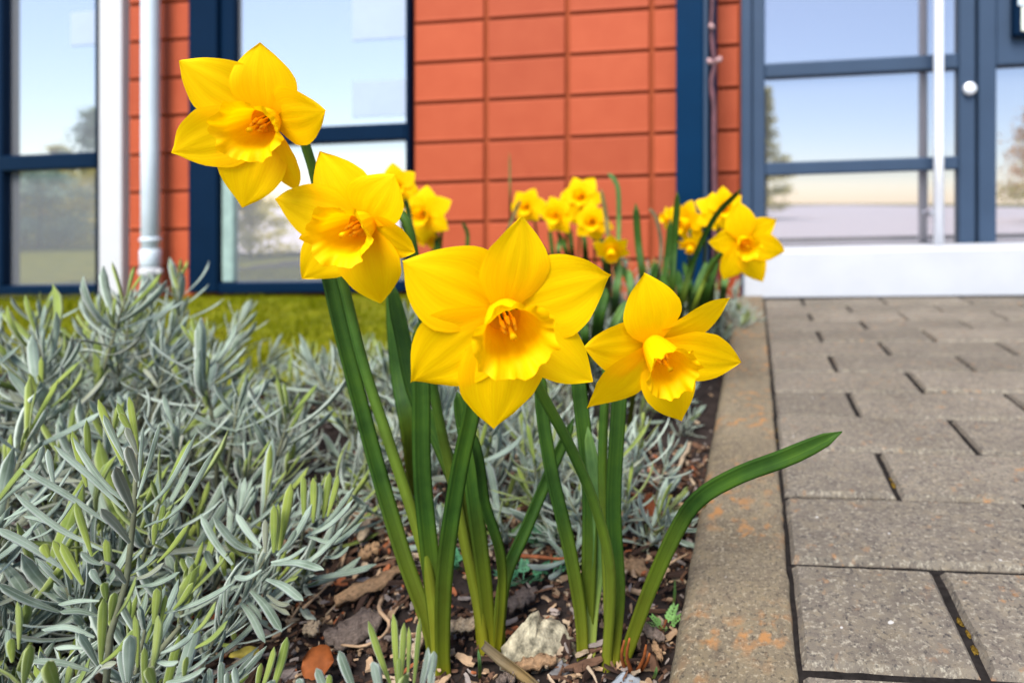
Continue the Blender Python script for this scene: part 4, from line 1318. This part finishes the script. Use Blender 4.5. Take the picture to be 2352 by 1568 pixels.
lavender('tall lavender bush at the left edge before the left window', -0.68, 0.50, 0.16, 0.225, 34, 4, 1.3)
lavender('lavender bush left of the lawn strip, below the downpipe', -0.485, 0.50, 0.125, 0.145, 24, 5, 1.2)
lavender('low lavender between the left edge and the nearest bush', -0.55, 0.385, 0.11, 0.145, 20, 6, 1.2)
lavender('blurred lavender in front of the middle window, right of the lawn', -0.58, 0.80, 0.13, 0.125, 30, 7, 1.0)
lavender('lavender behind the tall daffodil stems', -0.43, 0.72, 0.13, 0.15, 27, 8, 1.1)
lavender('lavender behind the largest flower, low among the leaves', -0.29, 0.60, 0.13, 0.12, 30, 9, 0.95)
lavender('dark low lavender seen between the centre leaf clumps', -0.20, 0.55, 0.08, 0.085, 13, 10, 0.9)
lavender('lavender at the kerb under the right front flower', -0.135, 0.53, 0.085, 0.095, 22, 11, 0.9)
lavender('lavender behind the right front flower beside the kerb', -0.20, 0.80, 0.14, 0.13, 34, 12, 0.95)
lavender('far lavender below the middle daffodil group', -0.47, 1.30, 0.19, 0.17, 36, 13, 1.0)
lavender('far lavender left of the blue post foot', -0.26, 1.36, 0.16, 0.165, 30, 14, 1.0)
lavender('rounded grey lavender at the kerb end by the white step', -0.10, 1.30, 0.115, 0.125, 44, 15, 0.75)
lavender('lavender rising against the lawn, left of the tall stems', -0.80, 0.74, 0.12, 0.185, 26, 17, 1.15)
lavender('lavender at far left beyond the tall bush', -0.90, 0.66, 0.15, 0.215, 30, 16, 1.2)

# ------------------------------------------------------------------ mulch, chips, stones, weeds
def bark(name, col, var=0.5):
    m, nt, b, out = newmat(name)
    g = tex(nt, coords(nt, 'UV', (1.5, 14, 1)), 1.5, 5, 0.7)
    g2 = tex(nt, geo_coords(nt), 420, 4, 0.7)
    c = ramp(nt, g, [(0.3, tuple(x * (1 - var) for x in col)), (0.55, col), (0.75, tuple(min(1, x * (1 + var)) for x in col))])
    c = mixc(nt, 1.0, c, ramp(nt, g2, [(0.3, (0.45, 0.43, 0.42)), (0.5, (1, 1, 1)), (0.7, (1.3, 1.25, 1.2))]), 'MULTIPLY')
    nt.links.new(c, b.inputs['Base Color'])
    b.inputs['Roughness'].default_value = 0.9
    b.inputs['Specular IOR Level'].default_value = 0.12
    bump(nt, b, g2, 0.8, 0.002)
    return m
MC = [plain('bark_dark', (0.03, 0.017, 0.012), 0.9, 0.15, 0.5, 90, 0, 0.001, 300), plain('bark_brown', (0.085, 0.045, 0.027), 0.9, 0.15, 0.45, 90, 0, 0.001, 300),
      plain('bark_tan', (0.30, 0.20, 0.12), 0.85, 0.15, 0.35, 90, 0, 0.001, 300), plain('bark_grey', (0.20, 0.165, 0.145), 0.9, 0.15, 0.35, 90, 0, 0.001, 300), plain('bark_pale', (0.30, 0.225, 0.15), 0.85, 0.15, 0.25, 90, 0, 0.001, 300),
      plain('bark_rust', (0.24, 0.075, 0.028), 0.8, 0.2, 0.35, 120, 0, 0.0006, 300)]
def chip_geo(rr, L, Wd, T, bend=0.0):
    """an irregular splinter of bark: ragged outline, slightly curved"""
    V, Fc = [], []
    n = 5
    for i in range(n):
        s = i / (n - 1) - 0.5
        w = Wd / 2 * (1 - 0.5 * abs(s * 2) ** 2) * rr.uniform(0.7, 1.1)
        sh = rr.uniform(-0.15, 0.15) * Wd
        z = bend * L * (0.25 - s * s) + rr.uniform(-0.1, 0.1) * T
        V += [Vector((s * L, -w + sh, z)), Vector((s * L, w + sh, z + rr.uniform(-.3, .3) * T)), Vector((s * L, w * 0.8 + sh, z + T)), Vector((s * L, -w * 0.8 + sh, z + T * rr.uniform(.7, 1.1)))]
    for i in range(n - 1):
        for k in range(4):
            Fc.append((i * 4 + k, i * 4 + (k + 1) % 4, (i + 1) * 4 + (k + 1) % 4, (i + 1) * 4 + k))
    Fc.append((3, 2, 1, 0)); Fc.append(((n - 1) * 4, (n - 1) * 4 + 1, (n - 1) * 4 + 2, (n - 1) * 4 + 3))
    return V, Fc
rm_ = random.Random(21)
V, Fc, MI = [], [], []
for i in range(9000):
    if i < 6400:
        u, v = rm_.uniform(-0.42, -0.052), rm_.uniform(0.22, 0.72)
    else:
        u, v = rm_.uniform(-1.1, -0.052), rm_.uniform(0.2, 1.6)
    if u < -0.45 and v > lawn_edge(u) - 0.01:
        continue
    L = rm_.choice((0.003, 0.003, 0.004, 0.005, 0.006, 0.008, 0.011, 0.015)) * rm_.uniform(0.8, 1.3)
    cv, cf = chip_geo(rm_, L, L * rm_.uniform(0.12, 0.6), rm_.uniform(0.0006, 0.002), rm_.uniform(-.2, .3))
    rot = Matrix.Rotation(rm_.uniform(0, 6.28), 3, 'Z') @ Matrix.Rotation(rm_.gauss(0, 0.45), 3, 'X') @ Matrix.Rotation(rm_.gauss(0, 0.4), 3, 'Y')
    p = Vector((u, v, soilz(u, v) + rm_.uniform(0.0, 0.007)))
    n = len(V)
    V += [p + rot @ q for q in cv]
    Fc += [tuple(k + n for k in f) for f in cf]
    MI += [rm_.choices(range(6), (38, 26, 14, 10, 7, 5))[0]] * len(cf)
tag(obj('bark_mulch', V, Fc, MC, None, False, None, MI), 'dark bark mulch covering the planting bed', 'mulch', kind='stuff')

def chip(name, label, cat, x0, y0, x1, y1, wpx, mt, T=0.004, bend=0.1, seed=1, lift=0.006, group=None, n2=None):
    """a larger single piece lying between two picture points on the soil"""
    a, b_ = G(x0, y0, SOIL + lift), G(x1, y1, SOIL + lift)
    rr = random.Random(seed)
    L = (b_ - a).length
    ax = (b_ - a).normalized()
    Wd = wpx * (a - Vector((0, 0, H))).length / F
    up = Vector((0, -0.45, 1)).normalized()
    sd_ = up.cross(ax).normalized()
    up = ax.cross(sd_)
    V, Fc, UV = [], [], []
    n, m_ = 18, 10
    off = Vector((seed * 3.1, seed * 1.7, 0))
    for i in range(n):
        s = i / (n - 1) - 0.5
        w = Wd / 2 * (1 - 0.6 * abs(2 * s) ** 3) * (0.85 + 0.5 * noise.noise(Vector((s * 6, 0, 0)) + off))
        sh = 0.25 * Wd * noise.noise(Vector((s * 4, 5, 0)) + off)
        for k in range(m_):
            q = (k / (m_ // 2 - 1) * 2 - 1) if k < m_ // 2 else (1 - (k - m_ // 2) / (m_ // 2 - 1) * 2) * 0.92
            h = 0.0 if k < m_ // 2 else 0.85
            h += 0.9 * noise.noise(Vector((s * 9, q * 2.5, h)) + off) + 0.5 * noise.noise(Vector((s * 25, q * 6, h)) + off)
            e = 0.12 * noise.noise(Vector((s * 30, q, 2)) + off)
            V.append(a.lerp(b_, 0.5) + ax * (s * L + e * Wd) + sd_ * (q * w + sh) + up * (h * T + bend * L * (0.25 - s * s) - 0.25 * w * q * q))
            UV.append((s + 0.5, q * 0.5 + 0.5))
    for i in range(n - 1):
        for k in range(m_):
            Fc.append((i * m_ + k, i * m_ + (k + 1) % m_, (i + 1) * m_ + (k + 1) % m_, (i + 1) * m_ + k))
    Fc.append(tuple(reversed(range(m_)))); Fc.append(tuple(range((n - 1) * m_, n * m_)))
    o = obj(name, V, Fc, mt, None, True, UV)
    fix_normals(o.data)
    return tag(o, label, cat, group)
MB = [None, bark('chip_brown', (0.085, 0.05, 0.032)), bark('chip_tan', (0.25, 0.155, 0.085)), bark('chip_grey', (0.13, 0.10, 0.082)), bark('chip_pale', (0.36, 0.28, 0.19)), bark('chip_rust', (0.17, 0.05, 0.02))]
gch = 'larger pieces of bark on the mulch'
z5x = lambda x: 955.5 + x * 0.2737
z5y = lambda y: 1139 + y * 0.2737
chip('bark_chip', 'long tan bark chip left of the daffodil stems', 'bark', z4x(1215), z4y(940), z4x(1760), z4y(700), 40, MB[2], .004, .06, 1, .010, gch)
chip('bark_chip', 'flat grey-brown bark piece below the long tan chip', 'bark', z4x(1150), z4y(1240), z4x(1590), z4y(1080), 62, MB[3], .004, .05, 2, .008, gch)
chip('bark_chip', 'pale bark scrap above the long tan chip', 'bark', z4x(1430), z4y(470), z4x(1490), z4y(280), 26, MB[4], .003, .05, 3, .012, gch)
chip('bark_chip', 'rounded tan chip right of the pale scrap', 'bark', z4x(1430), z4y(600), z4x(1560), z4y(520), 30, MB[2], .005, .1, 4, .008, gch)
chip('bark_chip', 'small yellowish chip left of the rust leaf', 'bark', z4x(1010), z4y(1140), z4x(1110), z4y(1170), 24, MB[4], .004, .1, 5, .010, gch)
chip('bark_chip', 'split wood stick between the first two leaf clumps', 'wood chip', z5x(215), z5y(1120), z5x(545), z5y(1075), 26, MB[4], .005, .02, 6, .008, gch)
chip('bark_chip', 'flat tan wood chip in front of the pale rock', 'wood chip', z5x(810), z5y(1440), z5x(1180), z5y(1390), 26, MB[2], .005, .0, 7, .008, gch)
chip('bark_chip', 'upright reddish bark strip by the kerb', 'bark', z5x(2020), z5y(310), z5x(1950), z5y(0), 34, MB[5], .004, .05, 8, .012, gch)
chip('bark_chip', 'dark red bark behind the third leaf clump', 'bark', z5x(1300), z5y(260), z5x(1240), z5y(0), 32, MB[5], .004, .05, 9, .010, gch)
chip('bark_chip', 'grey-brown curled bark behind the pale rock', 'bark', z5x(760), z5y(960), z5x(990), z5y(790), 40, MB[3], .004, .1, 10, .008, gch)
chip('bark_chip', 'pink-grey chip at the bottom edge right of first clump', 'bark', z5x(680), z5y(1560), z5x(840), z5y(1540), 24, MB[3], .005, .05, 11, .006, gch)
chip('bark_chip', 'pale chip under the lavender by the kerb', 'bark', 1560, 1075, 1585, 1020, 18, MB[4], .004, .05, 12, .008, gch)
chip('bark_chip', 'pale grey splinter by the foot of the bent leaf', 'bark', z5x(1860), z5y(1080), z5x(2090), z5y(1220), 20, MB[3], .004, .05, 13, .012, gch)
chip('bark_chip', 'tan splinter close to the kerb near the bottom', 'bark', z5x(2000), z5y(1240), z5x(2060), z5y(1390), 14, MB[2], .003, .05, 14, .012, gch)
chip('bark_chip', 'brown bark lump between third clump and kerb', 'bark', z5x(1730), z5y(560), z5x(1960), z5y(660), 34, MB[2], .005, .05, 15, .008, gch)
chip('bark_chip', 'dark wet bark chip left of the first stem foot', 'bark', z4x(1480), z4y(1330), z4x(1640), z4y(1300), 22, MB[1], .004, .05, 16, .006, gch)
chip('bark_chip', 'light chip beside the first leaf clump foot', 'bark', z4x(1830), z4y(1380), z4x(1910), z4y(1200), 20, MB[4], .004, .05, 17, .008, gch)
# twigs and root strands
def twig(label, pts, r, mt, seed=0):
    S = cr([G(x, y, SOIL + l) for (x, y, l) in pts], 14)
    rr = random.Random(seed)
    return tag(tube('twig', S, [r * (1.1 - 0.6 * i / 13) * rr.uniform(0.85, 1.15) for i in range(14)], mt, None, 6), label, 'twig', 'twigs on the mulch')
twig('curled tan root strand left of the first stems', [(z4x(1600), z4y(900), .012), (z4x(1570), z4y(1000), .014), (z4x(1650), z4y(1100), .012), (z4x(1600), z4y(1200), .012), (z4x(1450), z4y(1280), .012), (z4x(1280), z4y(1270), .010)], .0014, MC[2], 1)
twig('reddish twig lying behind the second clump', [(z5x(880), z5y(500), .014), (z5x(1040), z5y(510), .016), (z5x(1200), z5y(525), .014), (z5x(1360), z5y(510), .012)], .0016, MC[5], 2)
twig('straw-coloured twig near the spreading lavender', [(z4x(980), z4y(990), .012), (z4x(1080), z4y(900), .014), (z4x(1165), z4y(820), .012)], .0012, MC[2], 3)
twig('thin brown twig between rock and third clump', [(z5x(990), z5y(810), .012), (z5x(1120), z5y(775), .012), (z5x(1240), z5y(755), .012)], .0008, MC[1], 4)
twig('pale stalk at the foot of the right clump', [(z5x(1440), z5y(1430), .014), (z5x(1490), z5y(1500), .012), (z5x(1520), z5y(1570), .010)], .001, MC[4], 5)
twig('brown twig crossing the soil right of the clumps', [(z5x(1690), z5y(770), .012), (z5x(1780), z5y(830), .012), (z5x(1850), z5y(880), .010)], .0009, MC[1], 6)
twig('tan twig against the kerb under the bent leaf', [(z5x(2080), z5y(590), .014), (z5x(2170), z5y(540), .016), (z5x(2283), z5y(480), .016)], .0014, MC[2], 7)
# pale rock
def rock(label, x0, x1, ytop, ybot, mt, seed, squash=0.75, amp=1.0):
    c = G((x0 + x1) / 2, ybot - 10, SOIL)
    d = (c - Vector((0, 0, H))).dot(Vector((-ST, CT, 0)))
    rx = (x1 - x0) / 2 * d / F
    rz = (ybot - ytop) * d / F * squash
    V, Fc = [], []
    nu, nv = 40, 22
    for j in range(nv + 1):
        th = math.pi * j / nv
        for i in range(nu):
            a = 2 * math.pi * i / nu
            q = Vector((math.sin(th) * math.cos(a), math.sin(th) * math.sin(a), math.cos(th)))
            k = 1 + amp * 0.30 * noise.noise(q * 1.6 + Vector((seed, 0, 0))) + amp * 0.16 * noise.noise(q * 4 + Vector((0, seed, 0))) + amp * 0.07 * noise.noise(q * 10)
            # flattened facets
            for nrm in (Vector((.7, -.3, .6)), Vector((-.5, -.6, .6)), Vector((.1, -.9, .3)), Vector((-.8, .2, .5))):
                h = q.dot(nrm.normalized()) * k
                if h > 0.72:
                    k *= 0.72 / h
            tall = 1.25 if q.x < 0 else 0.8
            V.append(c + Vector((q.x * rx * k * 1.12, q.y * rx * 0.7 * k, q.z * rz * 0.75 * k * (tall + (1 - tall) * abs(q.x) * 0.4) + rz * 0.18)))
    for j in range(nv):
        for i in range(nu):
            i2 = (i + 1) % nu
            Fc.append((j * nu + i, (j + 1) * nu + i, (j + 1) * nu + i2, j * nu + i2))
    return tag(obj('rock', V, Fc, mt, None, True), label, 'stone', 'stones on the soil')
M['rock'] = plain('pale_rock', (0.27, 0.24, 0.165), 0.9, 0.1, 0.75, 170, 0, 0.006, 200)
M['rock2'] = plain('bluish_rock', (0.2, 0.22, 0.24), 0.85, 0.2, 0.2, 130, 0, 0.001, 200)
rock('rough pale rock lying between the second and third clumps', 1150, 1318, 1408, 1512, M['rock'], 3.0)
rock('small bluish-white stone at the bottom edge by the kerb', 1402, 1472, 1544, 1585, M['rock2'], 8.0, 0.6, 0.3)
rock('dark grey stone right of the tan wood chip', 1262, 1320, 1505, 1560, plain('grey_rock', (0.12, 0.115, 0.115), 0.9, 0.2, 0.4, 120, 0, 0.002, 200), 5.0, 0.5)
# dry leaves
def dry_leaf(label, c, lx, ly, mt, seed, tilt):
    rr = random.Random(seed)
    V, Fc = [], []
    n, m_ = 9, 6
    T = Matrix.Rotation(tilt[2], 3, 'Z') @ Matrix.Rotation(tilt[0], 3, 'X') @ Matrix.Rotation(tilt[1], 3, 'Y')
    for i in range(n + 1):
        s = i / n
        w = (math.sin(math.pi * min(1, s * 0.95 + 0.04)) ** 0.6) * ly / 2 * rr.uniform(0.85, 1.1)
        for j in range(-m_, m_ + 1):
            t = j / m_
            V.append(c + T @ Vector(((s - .5) * lx, t * w, 0.18 * ly * t * t + 0.06 * lx * math.sin(s * 5 + t * 2 + seed))))
    k_ = 2 * m_ + 1
    for i in range(n):
        for j in range(k_ - 1):
            Fc.append((i * k_ + j, i * k_ + j + 1, (i + 1) * k_ + j + 1, (i + 1) * k_ + j))
    return tag(obj('dry_leaf', V, Fc, mt, None, True), label, 'dry leaf', 'dry leaves on the bed')
M['rust'] = plain('rust_leaf', (0.20, 0.055, 0.012), 0.75, 0.2, 0.35, 150)
M['yleaf'] = plain('yellow_leaf', (0.42, 0.33, 0.06), 0.75, 0.2, 0.35, 150)
dry_leaf('rust-orange dry leaf left of the stems near the bottom', G(z4x(1100), z4y(1400), SOIL + .018), .017, .018, M['rust'], 1, (1.0, .3, .2))
dry_leaf('yellowed dry leaf below the spreading lavender', G(z4x(530), z4y(1340), SOIL + .012), .016, .007, M['yleaf'], 2, (.5, .1, .4))
dry_leaf('tiny yellow-green fallen leaf under the kerb lavender', G(1533, 1140, SOIL + .01), .010, .006, M['yleaf'], 3, (.5, .1, .1))
for i, (u, v) in enumerate(((-1.25, 1.72), (-1.02, 1.42), (-1.38, 1.38), (-0.95, 1.36))):
    dry_leaf(('pale dry leaf on the lawn by the window sill', 'tan dry leaf on the right of the lawn', 'tan dry leaf in the middle of the lawn', 'small dry leaf on the lawn edge nearest the lavender')[i], Vector((u, v, lawnz(u, v) + .015)), .022, .014, MC[4] if i == 0 else MC[2], 10 + i, (.3, .1, i))
# withered strap lying in front of the second clump, brown stubs beside the right clump
w0 = [G(1112, 1478, SOIL + .02), G(1150, 1508, SOIL + .018), G(1195, 1540, SOIL + .012), G(1245, 1580, SOIL + .010)]
tag(strap('withered_leaf', w0, .0075, M['withered'], None, 0.9, 0.7, 20), 'withered brown leaf folded over in front of the second clump', 'dry leaf', 'dry leaves on the bed')
for i, (x, y, tx, ty) in enumerate(((1440, 1545, 1428, 1470), (1452, 1548, 1440, 1465), (1462, 1545, 1478, 1480), (1470, 1540, 1486, 1500))):
    b0 = G(x, y)
    tag(tube('dry_stalk', cr([b0, P(tx, (y + ty) / 2, b0.y * .99), P(tx + 6, ty, b0.y * .98)], 8), [.0014, .0014, .0012, .0012, .001, .001, .0008, .0006], M['rust'], None, 6), 'reddish brown dead stalk beside the right leaf clump', 'dead stalk', 'dead stalks beside the right clump')
# ferny weeds
M['weed'] = plain('weed_green', (0.05, 0.17, 0.075), 0.6, 0.3, 0.35, 200)
M['weedy'] = plain('weed_light', (0.14, 0.28, 0.07), 0.6, 0.3, 0.3, 200)
def weed(label, x, y, n, size, mt, seed):
    rr = random.Random(seed)
    c = G(x, y, SOIL + .002)
    e = empty('weed', c)
    tag(e, label, 'weed', 'ferny weeds on the mulch')
    for i in range(n):
        a = i * 6.28 / n + rr.uniform(-.4, .4)
        d = Vector((math.cos(a), math.sin(a), rr.uniform(.5, 1.1))).normalized()
        L = size * rr.uniform(.7, 1.1)
        sd_ = d.cross(Vector((0, 0, 1))).normalized()
        up = sd_.cross(d)
        V, Fc = [], []
        def quad(p, q, w):
            t = (q - p).normalized()
            s_ = t.cross(up).normalized() * w
            k = len(V)
            V.extend([p - s_ * .3, p + s_ * .3, p.lerp(q, .55) + s_, q, p.lerp(q, .55) - s_])
            Fc.append((k, k + 1, k + 2, k + 3, k + 4))
        quad(c, c + d * L, .0006)
        for k in range(1, 6):
            s = k / 5
            p = c + d * (L * (.3 + .7 * s)) - up * (.12 * L * s * s)
            for sg in (-1, 1):
                q = p + (d * .5 + sd_ * sg).normalized() * L * .34 * (1.1 - .55 * s) + up * rr.uniform(-.05, .05) * L
                quad(p, q, L * .075)
                quad(p.lerp(q, .55), p.lerp(q, .55) + (d + sd_ * sg * .3).normalized() * L * .14, L * .045)
        obj('leaf', V, Fc, mt, e, False)
weed('bluish green ferny weed behind the second and third clumps', z5x(1060), z5y(420), 8, .024, M['weed'], 1)
weed('light green ferny weed just left of the bluish one', z5x(770), z5y(400), 6, .017, M['weedy'], 2)
weed('ferny weed between first and second leaf clumps', z5x(370), z5y(640), 6, .02, M['weed'], 3)
weed('ferny weed behind the pale rock', z5x(900), z5y(730), 7, .02, M['weed'], 4)
weed('ferny weed left of the third clump', z5x(1150), z5y(680), 6, .017, M['weed'], 5)
weed('tiny green weed at the kerb near the bottom', z5x(2090), z5y(1130), 5, .016, M['weedy'], 6)
for i, (x, y, tx, ty) in enumerate(((1102, 1560, 1098, 1490), (1545, 1400, 1550, 1330), (1500, 1560, 1508, 1530), (1568, 1575, 1571, 1520))):
    b0 = G(x, y)
    tag(strap('grass_blade', [b0, P((x + tx) / 2 + 2, (y + ty) / 2, b0.y), P(tx, ty, b0.y)], .0025, M['leaf_light'], None, .3, .2, 8, .0004, .8, .5),
        ('short green blade at the foot of the second clump', 'green blade against the kerb', 'tiny grass blade by the kerb at the bottom', 'single grass blade at the kerb foot')[i], 'grass blade', 'single grass blades in the bed')

# ------------------------------------------------------------------ garden behind the viewer, mirrored in the glass
def leafmat(name, c0, c1):
    m, nt, b, out = newmat(name)
    c = ramp(nt, tex(nt, geo_coords(nt), 2.2, 4, 0.7), [(0.35, c0), (0.65, c1)])
    nt.links.new(c, b.inputs['Base Color'])
    b.inputs['Roughness'].default_value = 0.7
    translucent(nt, b, out, c, 0.6)
    return m
M['tblue'] = leafmat('foliage_blue_green', (0.20, 0.32, 0.25), (0.45, 0.58, 0.46))
M['tolive'] = leafmat('foliage_olive', (0.34, 0.33, 0.07), (0.65, 0.58, 0.18))
M['tbrown'] = leafmat('foliage_brown', (0.38, 0.22, 0.08), (0.66, 0.42, 0.18))
M['trunk'] = plain('bark_trunk', (0.09, 0.07, 0.05), 0.9, 0.1, 0.4, 12)
def tree(name, label, cat, u, v, h, r, mt, n, seed, conic=True):
    rr = random.Random(seed)
    b0 = Vector((u, v, gz(u, v)))
    e = empty(name, b0)
    tag(e, label, cat, 'trees and shrubs mirrored in the glass')
    tube('trunk', cr([b0 - Vector((0, 0, .05)), b0 + Vector((.02 * h, 0, h * .5)), b0 + Vector((0, 0, h * .96))], 8), [h * .02 * (1.05 - i / 8) for i in range(8)], M['trunk'], e, 7)
    V, Fc = [], []
    nb = max(14, int(h * 14))
    for i in range(nb):
        s = (i + rr.random()) / nb
        z = h * (0.08 + 0.9 * s)
        a = i * 2.4
        reach = r * ((1 - s) ** 0.8 + 0.06 if conic else math.sin(math.pi * (0.15 + 0.8 * s)) ** 0.6) * rr.uniform(.6, 1.15)
        d = Vector((math.cos(a), math.sin(a), rr.uniform(-.15, .35)))
        for k in range(n // nb):
            q = rr.random() ** 0.7
            p = b0 + Vector((0, 0, z)) + d * (reach * q) + Vector((rr.gauss(0, 1), rr.gauss(0, 1), rr.gauss(0, .7))) * (0.10 * r)
            L = rr.uniform(.025, .07) * (0.6 + 0.4 * h / 3)
            t = Vector((rr.gauss(0, 1), rr.gauss(0, 1), rr.gauss(0, .8))).normalized()
            s_ = t.orthogonal().normalized() * L * .35
            m0 = len(V)
            V += [p, p + t * L * .5 + s_, p + t * L, p + t * L * .5 - s_]
            Fc.append((m0, m0 + 1, m0 + 2, m0 + 3))
    obj('crown', V, Fc, mt, e, False)
tr = [
 ('conifer_tree', 'blue-green conifer mirrored behind the left window rail', 'tree', -8.55, -3.2, 1.75, 0.62, 'tblue', 9000, 1, True),
 ('conifer_tree', 'small olive conifer mirrored at the far left of the left window', 'tree', -9.35, -3.4, 1.3, 0.5, 'tolive', 5200, 12, True),
 ('shrub', 'olive shrub mirrored in the middle of the lower left pane', 'shrub', -8.55, -2.4, 1.0, 0.75, 'tolive', 9000, 2, False),
 ('shrub', 'brownish shrub mirrored at the left of the lower left pane', 'shrub', -9.2, -2.4, 1.05, 0.8, 'tbrown', 9000, 3, False),
 ('shrub', 'yellow-olive shrub mirrored beside the white pilaster', 'shrub', -7.55, -2.6, 0.95, 0.7, 'tolive', 7000, 4, False),
 ('shrub', 'low blue-green shrub mirrored in the lower left pane', 'shrub', -7.95, -2.1, 0.85, 0.65, 'tblue', 8000, 5, False),
 ('conifer_tree', 'small conifer mirrored at the left edge of the middle window', 'tree', -3.95, -0.55, 0.55, 0.36, 'tolive', 3200, 6, True),
 ('conifer_tree', 'slim olive conifer mirrored at the left of the door glass', 'tree', 0.18, -8.0, 2.55, 0.62, 'tolive', 9000, 7, True),
 ('shrub', 'brown shrub mirrored in the panel right of the door', 'shrub', 3.75, -4.0, 1.45, 0.85, 'tbrown', 12000, 8, False),
 ('shrub', 'olive shrub mirrored low in the panel right of the door', 'shrub', 3.4, -3.0, 0.9, 0.7, 'tolive', 8000, 9, False),
]
for t_ in tr:
    tree(t_[0], t_[1], t_[2], t_[3], t_[4], t_[5], t_[6], M[t_[7]], t_[8], t_[9], t_[10])
